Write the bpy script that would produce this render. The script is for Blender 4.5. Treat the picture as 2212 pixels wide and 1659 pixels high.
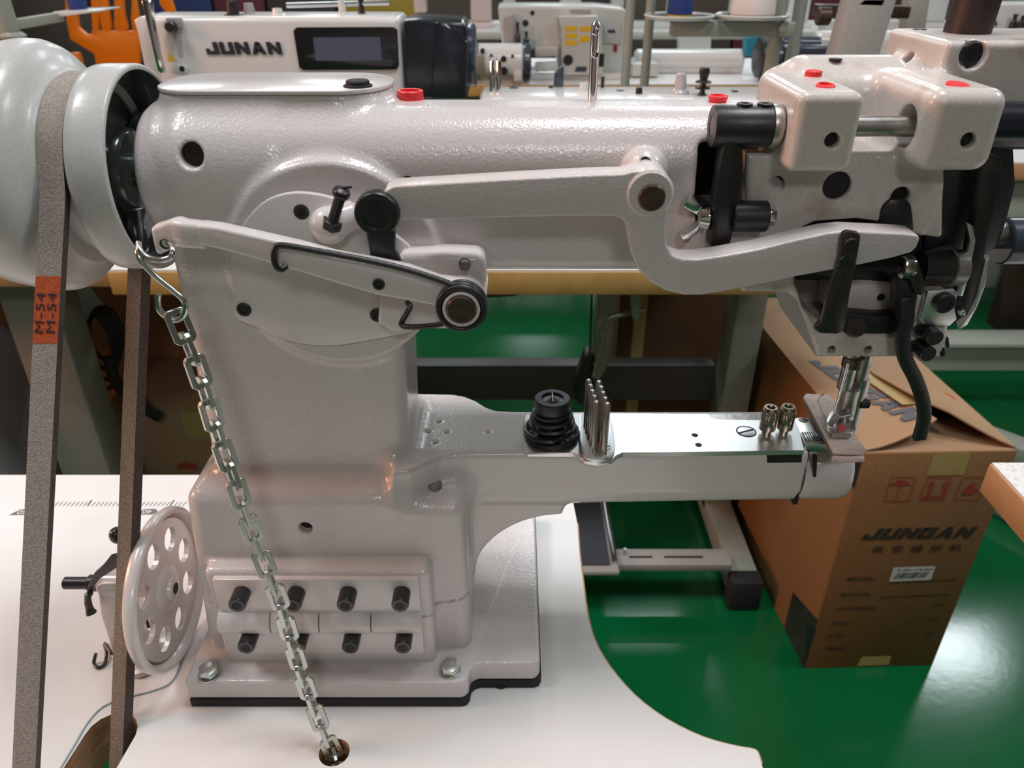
import bpy, bmesh, math, random
import numpy as np
from mathutils import Vector, Matrix

for _o in list(bpy.data.objects):
    bpy.data.objects.remove(_o, do_unlink=True)
SC = bpy.context.scene
COL = SC.collection
random.seed(7)

# ------------------------------------------------------------------ camera
FPX = 1661.0                     # focal length in pixels of the 2212 x 1659 frame
PITCH = math.radians(30.0)       # looking down
ZT = 0.760                       # table top height
ZC = ZT + 0.4464                 # lens height
cam_d = bpy.data.cameras.new('camera')
cam_d.sensor_width = 36.0
cam_d.lens = FPX / 2212.0 * 36.0
cam_d.clip_start = 0.02
cam_d.clip_end = 60.0
cam_d.dof.use_dof = True
cam_d.dof.focus_distance = 0.46
cam_d.dof.aperture_fstop = 15.0
cam = bpy.data.objects.new('camera', cam_d)
COL.objects.link(cam)
cam.location = (0.0, 0.0, ZC)
cam.rotation_euler = (math.pi / 2 - PITCH, 0.0, 0.0)
SC.camera = cam

# ------------------------------------------------------------------ view / world / lamps
SC.view_settings.view_transform = 'Standard'
SC.view_settings.look = 'None'
SC.view_settings.gamma = 1.0
SC.view_settings.use_curve_mapping = False
SC.view_settings.exposure = 0.0
wd = bpy.data.worlds.new('hall_air')
SC.world = wd
wd.use_nodes = True
wd.node_tree.nodes['Background'].inputs[0].default_value = (0.90, 0.95, 1.0, 1)
wd.node_tree.nodes['Background'].inputs[1].default_value = 0.06

def area_lamp(x, y, z, length, power, col=(1.0, 0.97, 0.93), width=0.09, along='x'):
    """a square lamp panel of the hall; also serves the added front fill"""
    d = bpy.data.lights.new('hall_or_fill_lamp', 'AREA')
    d.shape = 'RECTANGLE'
    d.size = length if along == 'x' else width
    d.size_y = width if along == 'x' else length
    d.energy = power
    d.color = col
    o = bpy.data.objects.new('hall_or_fill_lamp', d)
    COL.objects.link(o)
    o.location = (x, y, z)
    return o
COOL = (0.86, 0.95, 1.0)
WARM = (1.0, 0.44, 0.24)
NEUTRAL = (0.96, 0.97, 1.0)
for lx in (-3.3, -1.15, 0.98, 3.12):
    area_lamp(lx, 3.90, 3.2, 0.6, 24, COOL, 0.6)
for lx in (-3.3, -1.15, 0.98, 3.12):
    area_lamp(lx, 6.9, 3.2, 0.6, 30, COOL, 0.6)
for lx in (-2.2, 0.3, 2.8):
    area_lamp(lx, 10.0, 3.2, 0.6, 30, COOL, 0.6)
for lx in (-1.6, 0.35, 2.3):
    area_lamp(lx, 0.55, 3.2, 0.6, 30, NEUTRAL, 0.6)
area_lamp(-3.3, 0.40, 1.9, 0.6, 48, WARM, 0.6).rotation_euler = (0, math.radians(-68), 0)   # warm shop lamp turned into the hall
area_lamp(0.3, -2.4, 3.1, 0.6, 24, NEUTRAL, 0.6)  # fill lamp added behind the camera to brighten the machine front

# ------------------------------------------------------------------ pixel helpers (photo frame -> place)
_c, _s = math.cos(PITCH), math.sin(PITCH)
def PY(u, v, Y):
    """point on the upright plane y = Y (metres)"""
    b = (v - 829.5) / FPX
    t = Y / (_c - b * _s)
    return Vector(((u - 1106) / FPX * t, Y, ZC + t * (-_s - b * _c)))
def PZ(u, v, Z):
    """point on the level plane z = Z (metres)"""
    b = (v - 829.5) / FPX
    t = (Z - ZC) / (-_s - b * _c)
    return Vector(((u - 1106) / FPX * t, t * (_c - b * _s), Z))
def PX(u, v, X):
    b = (v - 829.5) / FPX
    t = X * FPX / (u - 1106)
    return Vector((X, t * (_c - b * _s), ZC + t * (-_s - b * _c)))
def M(x, y, z):
    """machine millimetres (z above the table) -> metres"""
    return Vector((x / 1000.0, y / 1000.0, ZT + z / 1000.0))

# ------------------------------------------------------------------ materials
MATS = {}
def mat(name, col, rough=0.5, metal=0.0, bump=None, mottle=None, coat=0.0, spec=0.5, emit=None, trans=0.0, stretch=None, stain=None, coords='Object'):
    if name in MATS:
        return MATS[name]
    m = bpy.data.materials.new(name)
    m.use_nodes = True
    nt = m.node_tree
    b = nt.nodes['Principled BSDF']
    b.inputs['Base Color'].default_value = (*col, 1)
    b.inputs['Roughness'].default_value = rough
    b.inputs['Metallic'].default_value = metal
    b.inputs['Coat Weight'].default_value = coat
    b.inputs['Coat Roughness'].default_value = 0.12
    b.inputs['Specular IOR Level'].default_value = spec
    b.inputs['Transmission Weight'].default_value = trans
    if emit:
        b.inputs['Emission Color'].default_value = (*emit[0], 1)
        b.inputs['Emission Strength'].default_value = emit[1]
    def coord():
        tc = nt.nodes.new('ShaderNodeNewGeometry') if coords == 'World' else nt.nodes.new('ShaderNodeTexCoord')
        out = tc.outputs['Position'] if coords == 'World' else tc.outputs['Object']
        if stretch:
            mp = nt.nodes.new('ShaderNodeMapping')
            mp.inputs['Scale'].default_value = stretch
            nt.links.new(out, mp.inputs['Vector'])
            out = mp.outputs['Vector']
        return out
    last = None
    if mottle:                                    # (colour, noise scale, lo, hi[, detail])
        n = nt.nodes.new('ShaderNodeTexNoise')
        n.inputs['Scale'].default_value = mottle[1]
        n.inputs['Detail'].default_value = mottle[4] if len(mottle) > 4 else 3
        nt.links.new(coord(), n.inputs['Vector'])
        r = nt.nodes.new('ShaderNodeMapRange')
        r.inputs['From Min'].default_value = mottle[2]
        r.inputs['From Max'].default_value = mottle[3]
        nt.links.new(n.outputs['Fac'], r.inputs['Value'])
        mx = nt.nodes.new('ShaderNodeMix')
        mx.data_type = 'RGBA'
        mx.inputs['A'].default_value = (*col, 1)
        mx.inputs['B'].default_value = (*mottle[0], 1)
        nt.links.new(r.outputs['Result'], mx.inputs['Factor'])
        last = mx.outputs['Result']
    if stain:                                     # second, larger mottle
        n = nt.nodes.new('ShaderNodeTexNoise')
        n.inputs['Scale'].default_value = stain[1]
        n.inputs['Detail'].default_value = 4
        nt.links.new(coord(), n.inputs['Vector'])
        r = nt.nodes.new('ShaderNodeMapRange')
        r.inputs['From Min'].default_value = stain[2]
        r.inputs['From Max'].default_value = stain[3]
        nt.links.new(n.outputs['Fac'], r.inputs['Value'])
        mx = nt.nodes.new('ShaderNodeMix')
        mx.data_type = 'RGBA'
        mx.inputs['A'].default_value = (*col, 1)
        if last is not None:
            nt.links.new(last, mx.inputs['A'])
        mx.inputs['B'].default_value = (*stain[0], 1)
        nt.links.new(r.outputs['Result'], mx.inputs['Factor'])
        last = mx.outputs['Result']
    if last is not None:
        nt.links.new(last, b.inputs['Base Color'])
    if bump:                                      # (scale, strength, distance[, detail])
        n = nt.nodes.new('ShaderNodeTexNoise')
        n.inputs['Scale'].default_value = bump[0]
        n.inputs['Detail'].default_value = bump[3] if len(bump) > 3 else 2
        nt.links.new(coord(), n.inputs['Vector'])
        bp = nt.nodes.new('ShaderNodeBump')
        bp.inputs['Strength'].default_value = bump[1]
        bp.inputs['Distance'].default_value = bump[2]
        nt.links.new(n.outputs['Fac'], bp.inputs['Height'])
        nt.links.new(bp.outputs['Normal'], b.inputs['Normal'])
        if coat:
            nt.links.new(bp.outputs['Normal'], b.inputs['Coat Normal'])
    MATS[name] = m
    return m

PAINT = mat('hammered_white_paint', (0.66, 0.612, 0.595), 0.30, bump=(620, 0.20, 0.0011, 1), coat=0.35, mottle=((0.58, 0.535, 0.52), 900, 0.45, 0.75))
PAINT2 = mat('smooth_white_paint', (0.69, 0.645, 0.625), 0.26, bump=(260, 0.10, 0.001, 1), coat=0.4)
PAINT_OLD = mat('oily_white_paint', (0.665, 0.61, 0.575), 0.30, bump=(500, 0.10, 0.0010, 1), coat=0.3, mottle=((0.57, 0.52, 0.48), 700, 0.45, 0.75), stain=((0.42, 0.33, 0.24), 38, 0.60, 0.80))
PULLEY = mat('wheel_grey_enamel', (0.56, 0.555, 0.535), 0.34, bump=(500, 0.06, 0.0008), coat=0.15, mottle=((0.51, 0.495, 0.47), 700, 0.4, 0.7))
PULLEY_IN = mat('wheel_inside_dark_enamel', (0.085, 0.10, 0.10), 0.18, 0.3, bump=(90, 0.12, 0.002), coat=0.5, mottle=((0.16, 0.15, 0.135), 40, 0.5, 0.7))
BLACK = mat('black_oxide_steel', (0.014, 0.014, 0.016), 0.38, 0.0, bump=(900, 0.10, 0.0006), spec=0.6)
BLACK2 = mat('burnished_black_steel', (0.022, 0.019, 0.019), 0.30, 0.0, bump=(300, 0.12, 0.0006), mottle=((0.045, 0.032, 0.026), 60, 0.5, 0.72), spec=0.6)
RUBBER = mat('black_rubber', (0.012, 0.012, 0.014), 0.75, bump=(300, 0.5, 0.001))
DARK = mat('deep_hole_dark', (0.008, 0.007, 0.007), 0.6)  # near-black, paints in the darkness of holes, slots and recesses
CHROME = mat('polished_chrome', (0.80, 0.80, 0.80), 0.10, 1.0)
STEEL = mat('ground_steel', (0.50, 0.475, 0.46), 0.34, 1.0, bump=(700, 0.06, 0.0005), mottle=((0.34, 0.30, 0.27), 120, 0.52, 0.70))
BRUSHED = mat('brushed_steel_plate', (0.80, 0.80, 0.81), 0.36, 1.0, bump=(260, 0.06, 0.0004), stretch=(0.25, 8, 8))
ZINC = mat('zinc_plated_steel', (0.56, 0.60, 0.60), 0.32, 1.0, bump=(600, 0.08, 0.0005), mottle=((0.60, 0.62, 0.50), 90, 0.45, 0.7))
ZINC2 = mat('bright_zinc_wire', (0.66, 0.68, 0.68), 0.20, 1.0)
BROWNSTEEL = mat('oiled_brown_steel', (0.16, 0.105, 0.085), 0.34, 0.8, bump=(500, 0.08, 0.0005), mottle=((0.10, 0.07, 0.06), 160, 0.4, 0.65))
NICKEL = mat('nickel_knurled', (0.58, 0.49, 0.40), 0.20, 1.0, bump=(1500, 0.05, 0.0004))
REDPL = mat('red_plastic', (0.80, 0.022, 0.026), 0.38, bump=(400, 0.1, 0.0005))
BELT = mat('grey_woven_belt', (0.39, 0.345, 0.305), 0.85, bump=(1500, 0.7, 0.0008, 4), mottle=((0.28, 0.24, 0.205), 900, 0.42, 0.62, 5), spec=0.2)
BELTSIDE = mat('dark_belt_side', (0.13, 0.105, 0.085), 0.85, bump=(1300, 0.8, 0.001, 4), mottle=((0.07, 0.065, 0.07), 700, 0.40, 0.6, 5), spec=0.2)
BELTIN = mat('brown_belt_inside', (0.36, 0.275, 0.21), 0.85, bump=(1500, 0.7, 0.0008, 4), mottle=((0.24, 0.18, 0.14), 900, 0.42, 0.62, 5), spec=0.2)
BELTLABEL = mat('orange_belt_print', (0.56, 0.105, 0.035), 0.8, bump=(1500, 0.5, 0.0006, 4), mottle=((0.40, 0.075, 0.03), 800, 0.42, 0.62, 5), spec=0.2)
INK = mat('dark_ink', (0.02, 0.018, 0.022), 0.6)
LEATHER = mat('pink_beige_leather', (0.70, 0.575, 0.52), 0.75, bump=(600, 0.4, 0.001, 4), mottle=((0.60, 0.475, 0.42), 260, 0.45, 0.7))
LEATHEREDGE = mat('brown_leather_edge', (0.30, 0.19, 0.125), 0.85, bump=(700, 0.6, 0.001, 4))
LAMINATE = mat('white_table_laminate', (0.78, 0.755, 0.735), 0.33, bump=(60, 0.03, 0.001), mottle=((0.72, 0.69, 0.66), 6, 0.45, 0.75), stain=((0.68, 0.71, 0.70), 11, 0.56, 0.80), coords='World')
PLY = mat('bare_plywood', (0.50, 0.33, 0.19), 0.7, bump=(40, 0.2, 0.001), stretch=(1, 1, 14), mottle=((0.33, 0.19, 0.10), 60, 0.4, 0.65), coords='World')
EDGETAN = mat('tan_table_edging', (0.56, 0.30, 0.14), 0.5, mottle=((0.50, 0.26, 0.12), 30, 0.4, 0.65), coords='World')
EDGEYEL = mat('yellow_table_edging', (0.52, 0.33, 0.105), 0.5, mottle=((0.46, 0.28, 0.09), 30, 0.4, 0.65), coords='World')
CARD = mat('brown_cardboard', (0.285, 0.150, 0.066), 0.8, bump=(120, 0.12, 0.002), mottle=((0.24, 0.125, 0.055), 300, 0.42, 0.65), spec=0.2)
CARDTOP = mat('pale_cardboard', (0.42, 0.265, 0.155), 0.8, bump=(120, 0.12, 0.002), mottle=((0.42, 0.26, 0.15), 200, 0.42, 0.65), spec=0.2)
TAPE = mat('yellow_packing_tape', (0.48, 0.35, 0.14), 0.35, bump=(60, 0.1, 0.002), coat=0.3)
REDINK = mat('red_box_ink', (0.42, 0.035, 0.03), 0.8, mottle=((0.40, 0.14, 0.08), 300, 0.45, 0.7))
BLUEINK = mat('slate_box_ink', (0.10, 0.115, 0.14), 0.8, mottle=((0.20, 0.17, 0.14), 400, 0.50, 0.72))
BLACKINK = mat('faded_box_ink', (0.045, 0.032, 0.026), 0.8)
PAPER = mat('white_paper', (0.74, 0.75, 0.76), 0.6)
GREENGREY = mat('grey_green_stand_paint', (0.30, 0.315, 0.265), 0.4, bump=(300, 0.12, 0.001), mottle=((0.27, 0.28, 0.235), 300, 0.4, 0.65))
GREYPAINT = mat('warm_grey_stand_paint', (0.36, 0.34, 0.315), 0.42, bump=(400, 0.15, 0.001), mottle=((0.32, 0.30, 0.28), 300, 0.4, 0.65))
BGWHITE = mat('background_machine_white', (0.68, 0.665, 0.645), 0.28, bump=(300, 0.06, 0.001), coat=0.35)
BGGREY = mat('background_machine_grey', (0.56, 0.57, 0.535), 0.32, bump=(300, 0.06, 0.001), coat=0.25)
NAVY = mat('navy_black_plastic', (0.012, 0.014, 0.022), 0.22, coat=0.3)
NAVY2 = mat('slate_blue_plastic', (0.045, 0.058, 0.085), 0.25, coat=0.3)
SCREENBEZEL = mat('screen_black_glass', (0.012, 0.012, 0.013), 0.12, coat=0.5)
SCREEN = mat('dim_blue_screen', (0.085, 0.10, 0.15), 0.12, coat=0.5)
ORANGE = mat('orange_plastic', (0.86, 0.235, 0.006), 0.38, bump=(40, 0.05, 0.001))
YELLOW = mat('yellow_sticker', (0.76, 0.46, 0.01), 0.5)
BLUETHREAD = mat('blue_thread', (0.008, 0.035, 0.19), 0.7, bump=(700, 0.5, 0.001), stretch=(0.1, 0.1, 6))
WHITETHREAD = mat('white_thread', (0.74, 0.68, 0.64), 0.75, bump=(700, 0.4, 0.001), stretch=(0.1, 0.1, 6))
TEAL = mat('teal_plastic', (0.02, 0.22, 0.32), 0.45)

# ------------------------------------------------------------------ object helpers
ORG = {}
def thing(name, label, cat, loc, group=None):
    o = bpy.data.objects.new(name, None)
    o.empty_display_size = 0.02
    COL.objects.link(o)
    o.location = loc
    ORG[o.name] = Vector(loc)
    tag(o, label, cat, group)
    return o
def tag(o, label=None, cat=None, group=None, kind=None):
    if label: o['label'] = label
    if cat: o['category'] = cat
    if group: o['group'] = group
    if kind: o['kind'] = kind
    return o
def link(name, me, parent=None, origin=None):
    """link mesh data given in world metres; parts share their thing's origin"""
    org = ORG[parent.name] if parent is not None else Vector(origin if origin is not None else (0, 0, 0))
    if org.length > 0:
        me.transform(Matrix.Translation(-org))
    o = bpy.data.objects.new(name, me)
    COL.objects.link(o)
    if parent is not None:
        o.parent = parent
    else:
        o.location = org
    ORG[o.name] = org
    return o
def copy_tree(o, delta, parent=None):
    c = o.copy()
    COL.objects.link(c)
    if parent is None:
        c.location = o.location + Vector(delta)
    else:
        c.parent = parent
    ORG[c.name] = ORG[o.name] + Vector(delta)
    for ch in list(o.children):
        copy_tree(ch, delta, c)
    return c

def frame_from(axis):
    a = Vector(axis).normalized()
    t = Vector((0, 0, 1)) if abs(a.z) < 0.9 else Vector((1, 0, 0))
    e1 = t.cross(a).normalized()
    e2 = a.cross(e1).normalized()
    return a, e1, e2

class MB:
    def __init__(s):
        s.v, s.f = [], []
    def add(s, vs, fs):
        n = len(s.v)
        s.v += [tuple(p) for p in vs]
        s.f += [tuple(i + n for i in f) for f in fs]
        return s
    def box(s, lo, hi):
        x0, y0, z0 = lo; x1, y1, z1 = hi
        return s.hexa([(x0,y0,z0),(x1,y0,z0),(x1,y1,z0),(x0,y1,z0),(x0,y0,z1),(x1,y0,z1),(x1,y1,z1),(x0,y1,z1)])
    def hexa(s, p):
        return s.add(p, [(3,2,1,0),(4,5,6,7),(0,1,5,4),(1,2,6,5),(2,3,7,6),(3,0,4,7)])
    def beam(s, p0, p1, w, h, up=(0,0,1)):
        """rectangular bar from p0 to p1, w across, h along up"""
        p0, p1 = Vector(p0), Vector(p1)
        a = (p1 - p0).normalized()
        sx = a.cross(Vector(up)).normalized() * (w / 2)
        sz = sx.cross(a).normalized() * (h / 2)
        q = [p0-sx-sz, p0+sx-sz, p1+sx-sz, p1-sx-sz, p0-sx+sz, p0+sx+sz, p1+sx+sz, p1-sx+sz]
        return s.hexa(q)
    def prism(s, poly, d):
        """closed outline (3-D points in a plane) pushed along d"""
        d = Vector(d); n = len(poly)
        a = [Vector(p) for p in poly]; b = [p + d for p in a]
        nrm = Vector((0, 0, 0))
        for i in range(n):
            p, q = a[i], a[(i + 1) % n]
            nrm += Vector(((p.y-q.y)*(p.z+q.z), (p.z-q.z)*(p.x+q.x), (p.x-q.x)*(p.y+q.y)))
        fs = [tuple(range(n))[::-1], tuple(range(n, 2*n))] + [(i, (i+1) % n, n+(i+1) % n, n+i) for i in range(n)]
        if nrm.dot(d) < 0:
            fs = [tuple(reversed(f)) for f in fs]
        return s.add(a + b, fs)
    def lathe(s, prof, org, axis=(0,0,1), seg=32, close=False):
        """prof: (along, radius)"""
        a, e1, e2 = frame_from(axis); org = Vector(org)
        vs, fs, rings = [], [], []
        for (h, r) in prof:
            if r < 1e-7:
                vs.append(org + a*h); rings.append([len(vs)-1])
            else:
                k = len(vs)
                for i in range(seg):
                    t = 2*math.pi*i/seg
                    vs.append(org + a*h + (e1*math.cos(t) + e2*math.sin(t))*r)
                rings.append(list(range(k, k+seg)))
        pairs = list(zip(rings[:-1], rings[1:]))
        if close: pairs.append((rings[-1], rings[0]))
        for A, B in pairs:
            for i in range(seg):
                j = (i+1) % seg
                if len(A) == 1 and len(B) == 1: continue
                if len(A) == 1: fs.append((A[0], B[j], B[i]))
                elif len(B) == 1: fs.append((A[i], A[j], B[0]))
                else: fs.append((A[i], A[j], B[j], B[i]))
        return s.add(vs, fs)
    def cyl(s, p0, p1, r, r1=None, seg=20, ch=0.0):
        p0, p1 = Vector(p0), Vector(p1); L = (p1-p0).length
        r1 = r if r1 is None else r1
        prof = [(0,0),(0,r),(L,r1),(L,0)] if ch <= 0 else [(0,0),(0,r-ch),(ch,r),(L-ch,r1),(L,r1-ch),(L,0)]
        return s.lathe(prof, p0, p1-p0, seg)
    def ring(s, p0, p1, ro, ri, seg=28, ch=0.0):
        p0, p1 = Vector(p0), Vector(p1); L = (p1-p0).length
        c = ch
        prof = [(c,ro),(L-c,ro),(L,ro-c),(L,ri+c),(L-c,ri),(c,ri),(0,ri+c),(0,ro-c)] if c > 0 else [(0,ro),(L,ro),(L,ri),(0,ri)]
        return s.lathe(prof, p0, p1-p0, seg, close=True)
    def hexhead(s, p0, p1, r, rot=0.0):
        a, e1, e2 = frame_from(Vector(p1)-Vector(p0)); p0 = Vector(p0); d = Vector(p1)-p0
        return s.prism([p0 + (e1*math.cos(rot+i*math.pi/3)+e2*math.sin(rot+i*math.pi/3))*r for i in range(6)], d)
    def sphere(s, c, r, seg=16, rings=10, sc=(1,1,1)):
        c = Vector(c); vs, fs = [c+Vector((0,0,r*sc[2]))], []
        for j in range(1, rings):
            p = math.pi*j/rings
            for i in range(seg):
                t = 2*math.pi*i/seg
                vs.append(c+Vector((math.sin(p)*math.cos(t)*r*sc[0], math.sin(p)*math.sin(t)*r*sc[1], math.cos(p)*r*sc[2])))
        vs.append(c-Vector((0,0,r*sc[2]))); L = len(vs)-1
        for i in range(seg):
            j = (i+1) % seg
            fs.append((0, 1+i, 1+j)); fs.append((L, L-seg+j, L-seg+i))
        for k in range(rings-2):
            for i in range(seg):
                j = (i+1) % seg; A = 1+k*seg; B = A+seg
                fs.append((A+i, B+i, B+j, A+j))
        return s.add(vs, fs)
    def tube(s, pts, r, seg=10, closed=False, flat=None):
        """round wire along pts (r may be a list); flat=(w,h,up) gives a rectangular strap"""
        P = [Vector(p) for p in pts]; n = len(P)
        rs = r if isinstance(r, (list, tuple)) else [r]*n
        vs, fs = [], []
        up = None
        for i in range(n):
            if closed: tg = (P[(i+1) % n]-P[i-1]).normalized()
            else: tg = (P[min(i+1, n-1)]-P[max(i-1, 0)]).normalized()
            if up is None:
                up = Vector((0,0,1)) if abs(tg.z) < 0.9 else Vector((1,0,0))
            e1 = (up - tg*up.dot(tg)).normalized(); e2 = tg.cross(e1); up = e1
            for k in range(seg):
                t = 2*math.pi*k/seg
                vs.append(P[i]+(e1*math.cos(t)+e2*math.sin(t))*rs[i])
        m = n if closed else n-1
        for i in range(m):
            a = i*seg; b = ((i+1) % n)*seg
            for k in range(seg):
                l = (k+1) % seg
                fs.append((a+k, a+l, b+l, b+k))
        if not closed:
            fs.append(tuple(range(seg))[::-1]); fs.append(tuple(range((n-1)*seg, n*seg)))
        return s.add(vs, fs)
    def strap(s, pts, w, h, side):
        """flat strip along pts: w along the fixed side vector, h thick"""
        P = [Vector(p) for p in pts]; n = len(P); vs, fs = [], []
        sides = side if isinstance(side, list) else [side]*n
        for i in range(n):
            tg = (P[min(i+1, n-1)]-P[max(i-1, 0)]).normalized()
            sd = Vector(sides[i]); sd = (sd - tg*sd.dot(tg)).normalized(); nm = sd.cross(tg)
            for a, b in ((-1,-1),(1,-1),(1,1),(-1,1)):
                vs.append(P[i]+sd*(a*w/2)+nm*(b*h/2))
        for i in range(n-1):
            for k in range(4):
                l = (k+1) % 4
                fs.append((i*4+k, (i+1)*4+k, (i+1)*4+l, i*4+l))
        fs.append((0,1,2,3)); fs.append(tuple((n-1)*4+k for k in (3,2,1,0)))
        return s.add(vs, fs)
    def build(s, name, m, parent=None, bevel=0.0, bseg=2, sharp=38, origin=None, flat=False):
        me = bpy.data.meshes.new(name)
        me.from_pydata(s.v, [], s.f)
        bm = bmesh.new(); bm.from_mesh(me)
        bmesh.ops.recalc_face_normals(bm, faces=bm.faces)
        if bevel > 0:
            es = [e for e in bm.edges if len(e.link_faces) == 2 and e.calc_face_angle(0) > math.radians(30)]
            bmesh.ops.bevel(bm, geom=es, offset=bevel, segments=bseg, profile=0.5, affect='EDGES', clamp_overlap=True)
        bm.to_mesh(me); bm.free()
        if not flat:
            me.polygons.foreach_set('use_smooth', [True]*len(me.polygons))
            me.set_sharp_from_angle(angle=math.radians(sharp))
        me.materials.append(m)
        return link(name, me, parent, origin)

def arc(c, r, a0, a1, n, e1=(1,0,0), e2=(0,0,1)):
    c = Vector(c); e1 = Vector(e1); e2 = Vector(e2)
    return [c+(e1*math.cos(math.radians(a0+(a1-a0)*i/n))+e2*math.sin(math.radians(a0+(a1-a0)*i/n)))*r for i in range(n+1)]
def smooth_path(pts, n=6, closed=False):
    """Catmull-Rom through pts"""
    P = [Vector(p) for p in pts]; N = len(P); out = []
    rng = range(N) if closed else range(N-1)
    for i in rng:
        p0 = P[i-1] if (closed or i > 0) else P[0]*2-P[1]
        p1 = P[i]; p2 = P[(i+1) % N]
        p3 = P[(i+2) % N] if (closed or i+2 < N) else P[-1]*2-P[-2]
        for k in range(n):
            t = k/n
            out.append(0.5*((2*p1)+(p2-p0)*t+(2*p0-5*p1+4*p2-p3)*t*t+(3*p1-p0-3*p2+p3)*t**3))
    if not closed: out.append(P[-1])
    return out
def text_mesh(name, txt, m, parent, org, ex, ey, size, bold=0.0, depth=0.0003, xs=1.0, shear=0.0, align='CENTER', spacing=1.0):
    """flat raised lettering: org = middle of the line, ex / ey = reading and up directions"""
    cu = bpy.data.curves.new(name, 'FONT')
    cu.body = txt; cu.size = 1.0; cu.offset = bold; cu.align_x = align; cu.align_y = 'CENTER'; cu.shear = shear; cu.space_character = spacing
    cu.extrude = depth/size/2
    cu.resolution_u = 3
    ob = bpy.data.objects.new(name, cu); COL.objects.link(ob)
    dg = bpy.context.evaluated_depsgraph_get()
    me = bpy.data.meshes.new_from_object(ob.evaluated_get(dg))
    bpy.data.objects.remove(ob, do_unlink=True)
    ex = Vector(ex).normalized(); ey = Vector(ey); ey = (ey-ex*ey.dot(ex)).normalized(); ez = ex.cross(ey)
    T = Matrix(((ex.x*size*xs, ey.x*size, ez.x*size, org[0]), (ex.y*size*xs, ey.y*size, ez.y*size, org[1]), (ex.z*size*xs, ey.z*size, ez.z*size, org[2]), (0,0,0,1)))
    me.transform(T)
    me.name = name
    me.materials.clear(); me.materials.append(m)
    return link(name, me, parent)

GLYPHS = {'J': (1.0, [[(.62,.0),(1,.0),(1,1),(.62,1)], [(0,0),(.62,0),(.62,.28),(0,.28)], [(0,.28),(.30,.28),(.30,.48),(0,.48)]]),
    'U': (1.04, [[(0,0),(.36,0),(.36,1),(0,1)], [(.68,0),(1.04,0),(1.04,1),(.68,1)], [(.36,0),(.68,0),(.68,.28),(.36,.28)]]),
    'N': (1.08, [[(0,0),(.34,0),(.34,1),(0,1)], [(.74,0),(1.08,0),(1.08,1),(.74,1)], [(.34,.98),(.34,.50),(.74,.02),(.74,.50)]]),
    'A': (1.12, [[(0,0),(.36,0),(.70,1),(.38,1)], [(.76,0),(1.12,0),(.74,1),(.50,1)], [(.32,.20),(.82,.20),(.76,.44),(.36,.44)]]),
    'G': (1.04, [[(0,.04),(.36,.04),(.36,.96),(0,.96)], [(.04,.74),(1.02,.74),(1.02,1),(.04,1)], [(.04,0),(1.04,0),(1.04,.26),(.04,.26)], [(.70,.26),(1.04,.26),(1.04,.58),(.70,.58)], [(.52,.40),(.70,.40),(.70,.58),(.52,.58)]])}
def block_text(name, txt, m, parent, org, ex, ey, h, width=1.3, slant=0.0, depth=0.0004, gap=0.12):
    """heavy block lettering, centred on org"""
    ex = Vector(ex).normalized(); ey = Vector(ey); ey = (ey-ex*ey.dot(ex)).normalized(); ez = ex.cross(ey)
    tot = sum(GLYPHS[c][0] for c in txt)+gap*(len(txt)-1)
    x = -tot/2; mb = MB()
    for c in txt:
        w, polys = GLYPHS[c]
        for pl in polys:
            mb.prism([Vector(org)+ex*((x+a+slant*(b-0.5))*h*width/1.0)+ey*((b-0.5)*h) for a, b in pl], ez*depth)
        x += w+gap
    return mb.build(name, m, parent, flat=True)

# ------------------------------------------------------------------ smooth castings from distance fields (millimetres)
def rbox(p, c, h, r=0.0):
    q = [np.abs(p[i]-c[i])-(h[i]-r) for i in range(3)]
    o = np.sqrt(np.maximum(q[0],0)**2+np.maximum(q[1],0)**2+np.maximum(q[2],0)**2)
    return o+np.minimum(np.maximum(q[0],np.maximum(q[1],q[2])),0)-r
def box2(p, lo, hi, r=0.0):
    return rbox(p, [(a+b)/2 for a, b in zip(lo, hi)], [(b-a)/2 for a, b in zip(lo, hi)], r)
def ext2(d2, w):
    return np.minimum(np.maximum(d2, w), 0)+np.sqrt(np.maximum(d2,0)**2+np.maximum(w,0)**2)
def cylz(p, ax, c, r, lo, hi, rr=0.0):
    i, j = [k for k in range(3) if k != ax]
    d = np.sqrt((p[i]-c[0])**2+(p[j]-c[1])**2)-(r-rr)
    w = np.abs(p[ax]-(lo+hi)/2)-((hi-lo)/2-rr)
    return ext2(d, w)-rr
def poly2(a, b, pts):
    d = np.full(a.shape, 1e9, a.dtype); sg = np.ones(a.shape, a.dtype)
    n = len(pts)
    for i in range(n):
        ax, ay = pts[i]; bx, by = pts[i-1]
        ex, ey = bx-ax, by-ay
        wx, wy = a-ax, b-ay
        t = np.clip((wx*ex+wy*ey)/(ex*ex+ey*ey), 0, 1)
        d = np.minimum(d, (wx-ex*t)**2+(wy-ey*t)**2)
        c1 = b >= ay; c2 = b < by; c3 = ex*wy > ey*wx
        fl = (c1 & c2 & c3) | (~c1 & ~c2 & ~c3)
        sg = np.where(fl, -sg, sg)
    return np.sqrt(d)*sg
def polyext(p, plane, pts, lo, hi, r=0.0):
    i, j, k = {'xz': (0,2,1), 'xy': (0,1,2), 'yz': (1,2,0)}[plane]
    d = poly2(p[i], p[j], pts)+r
    w = np.abs(p[k]-(lo+hi)/2)-((hi-lo)/2-r)
    return ext2(d, w)-r
def smin(a, b, k):
    h = np.maximum(k-np.abs(a-b), 0)/k
    return np.minimum(a, b)-h*h*k*0.25
def smax(a, b, k):
    return -smin(-a, -b, k)
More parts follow.
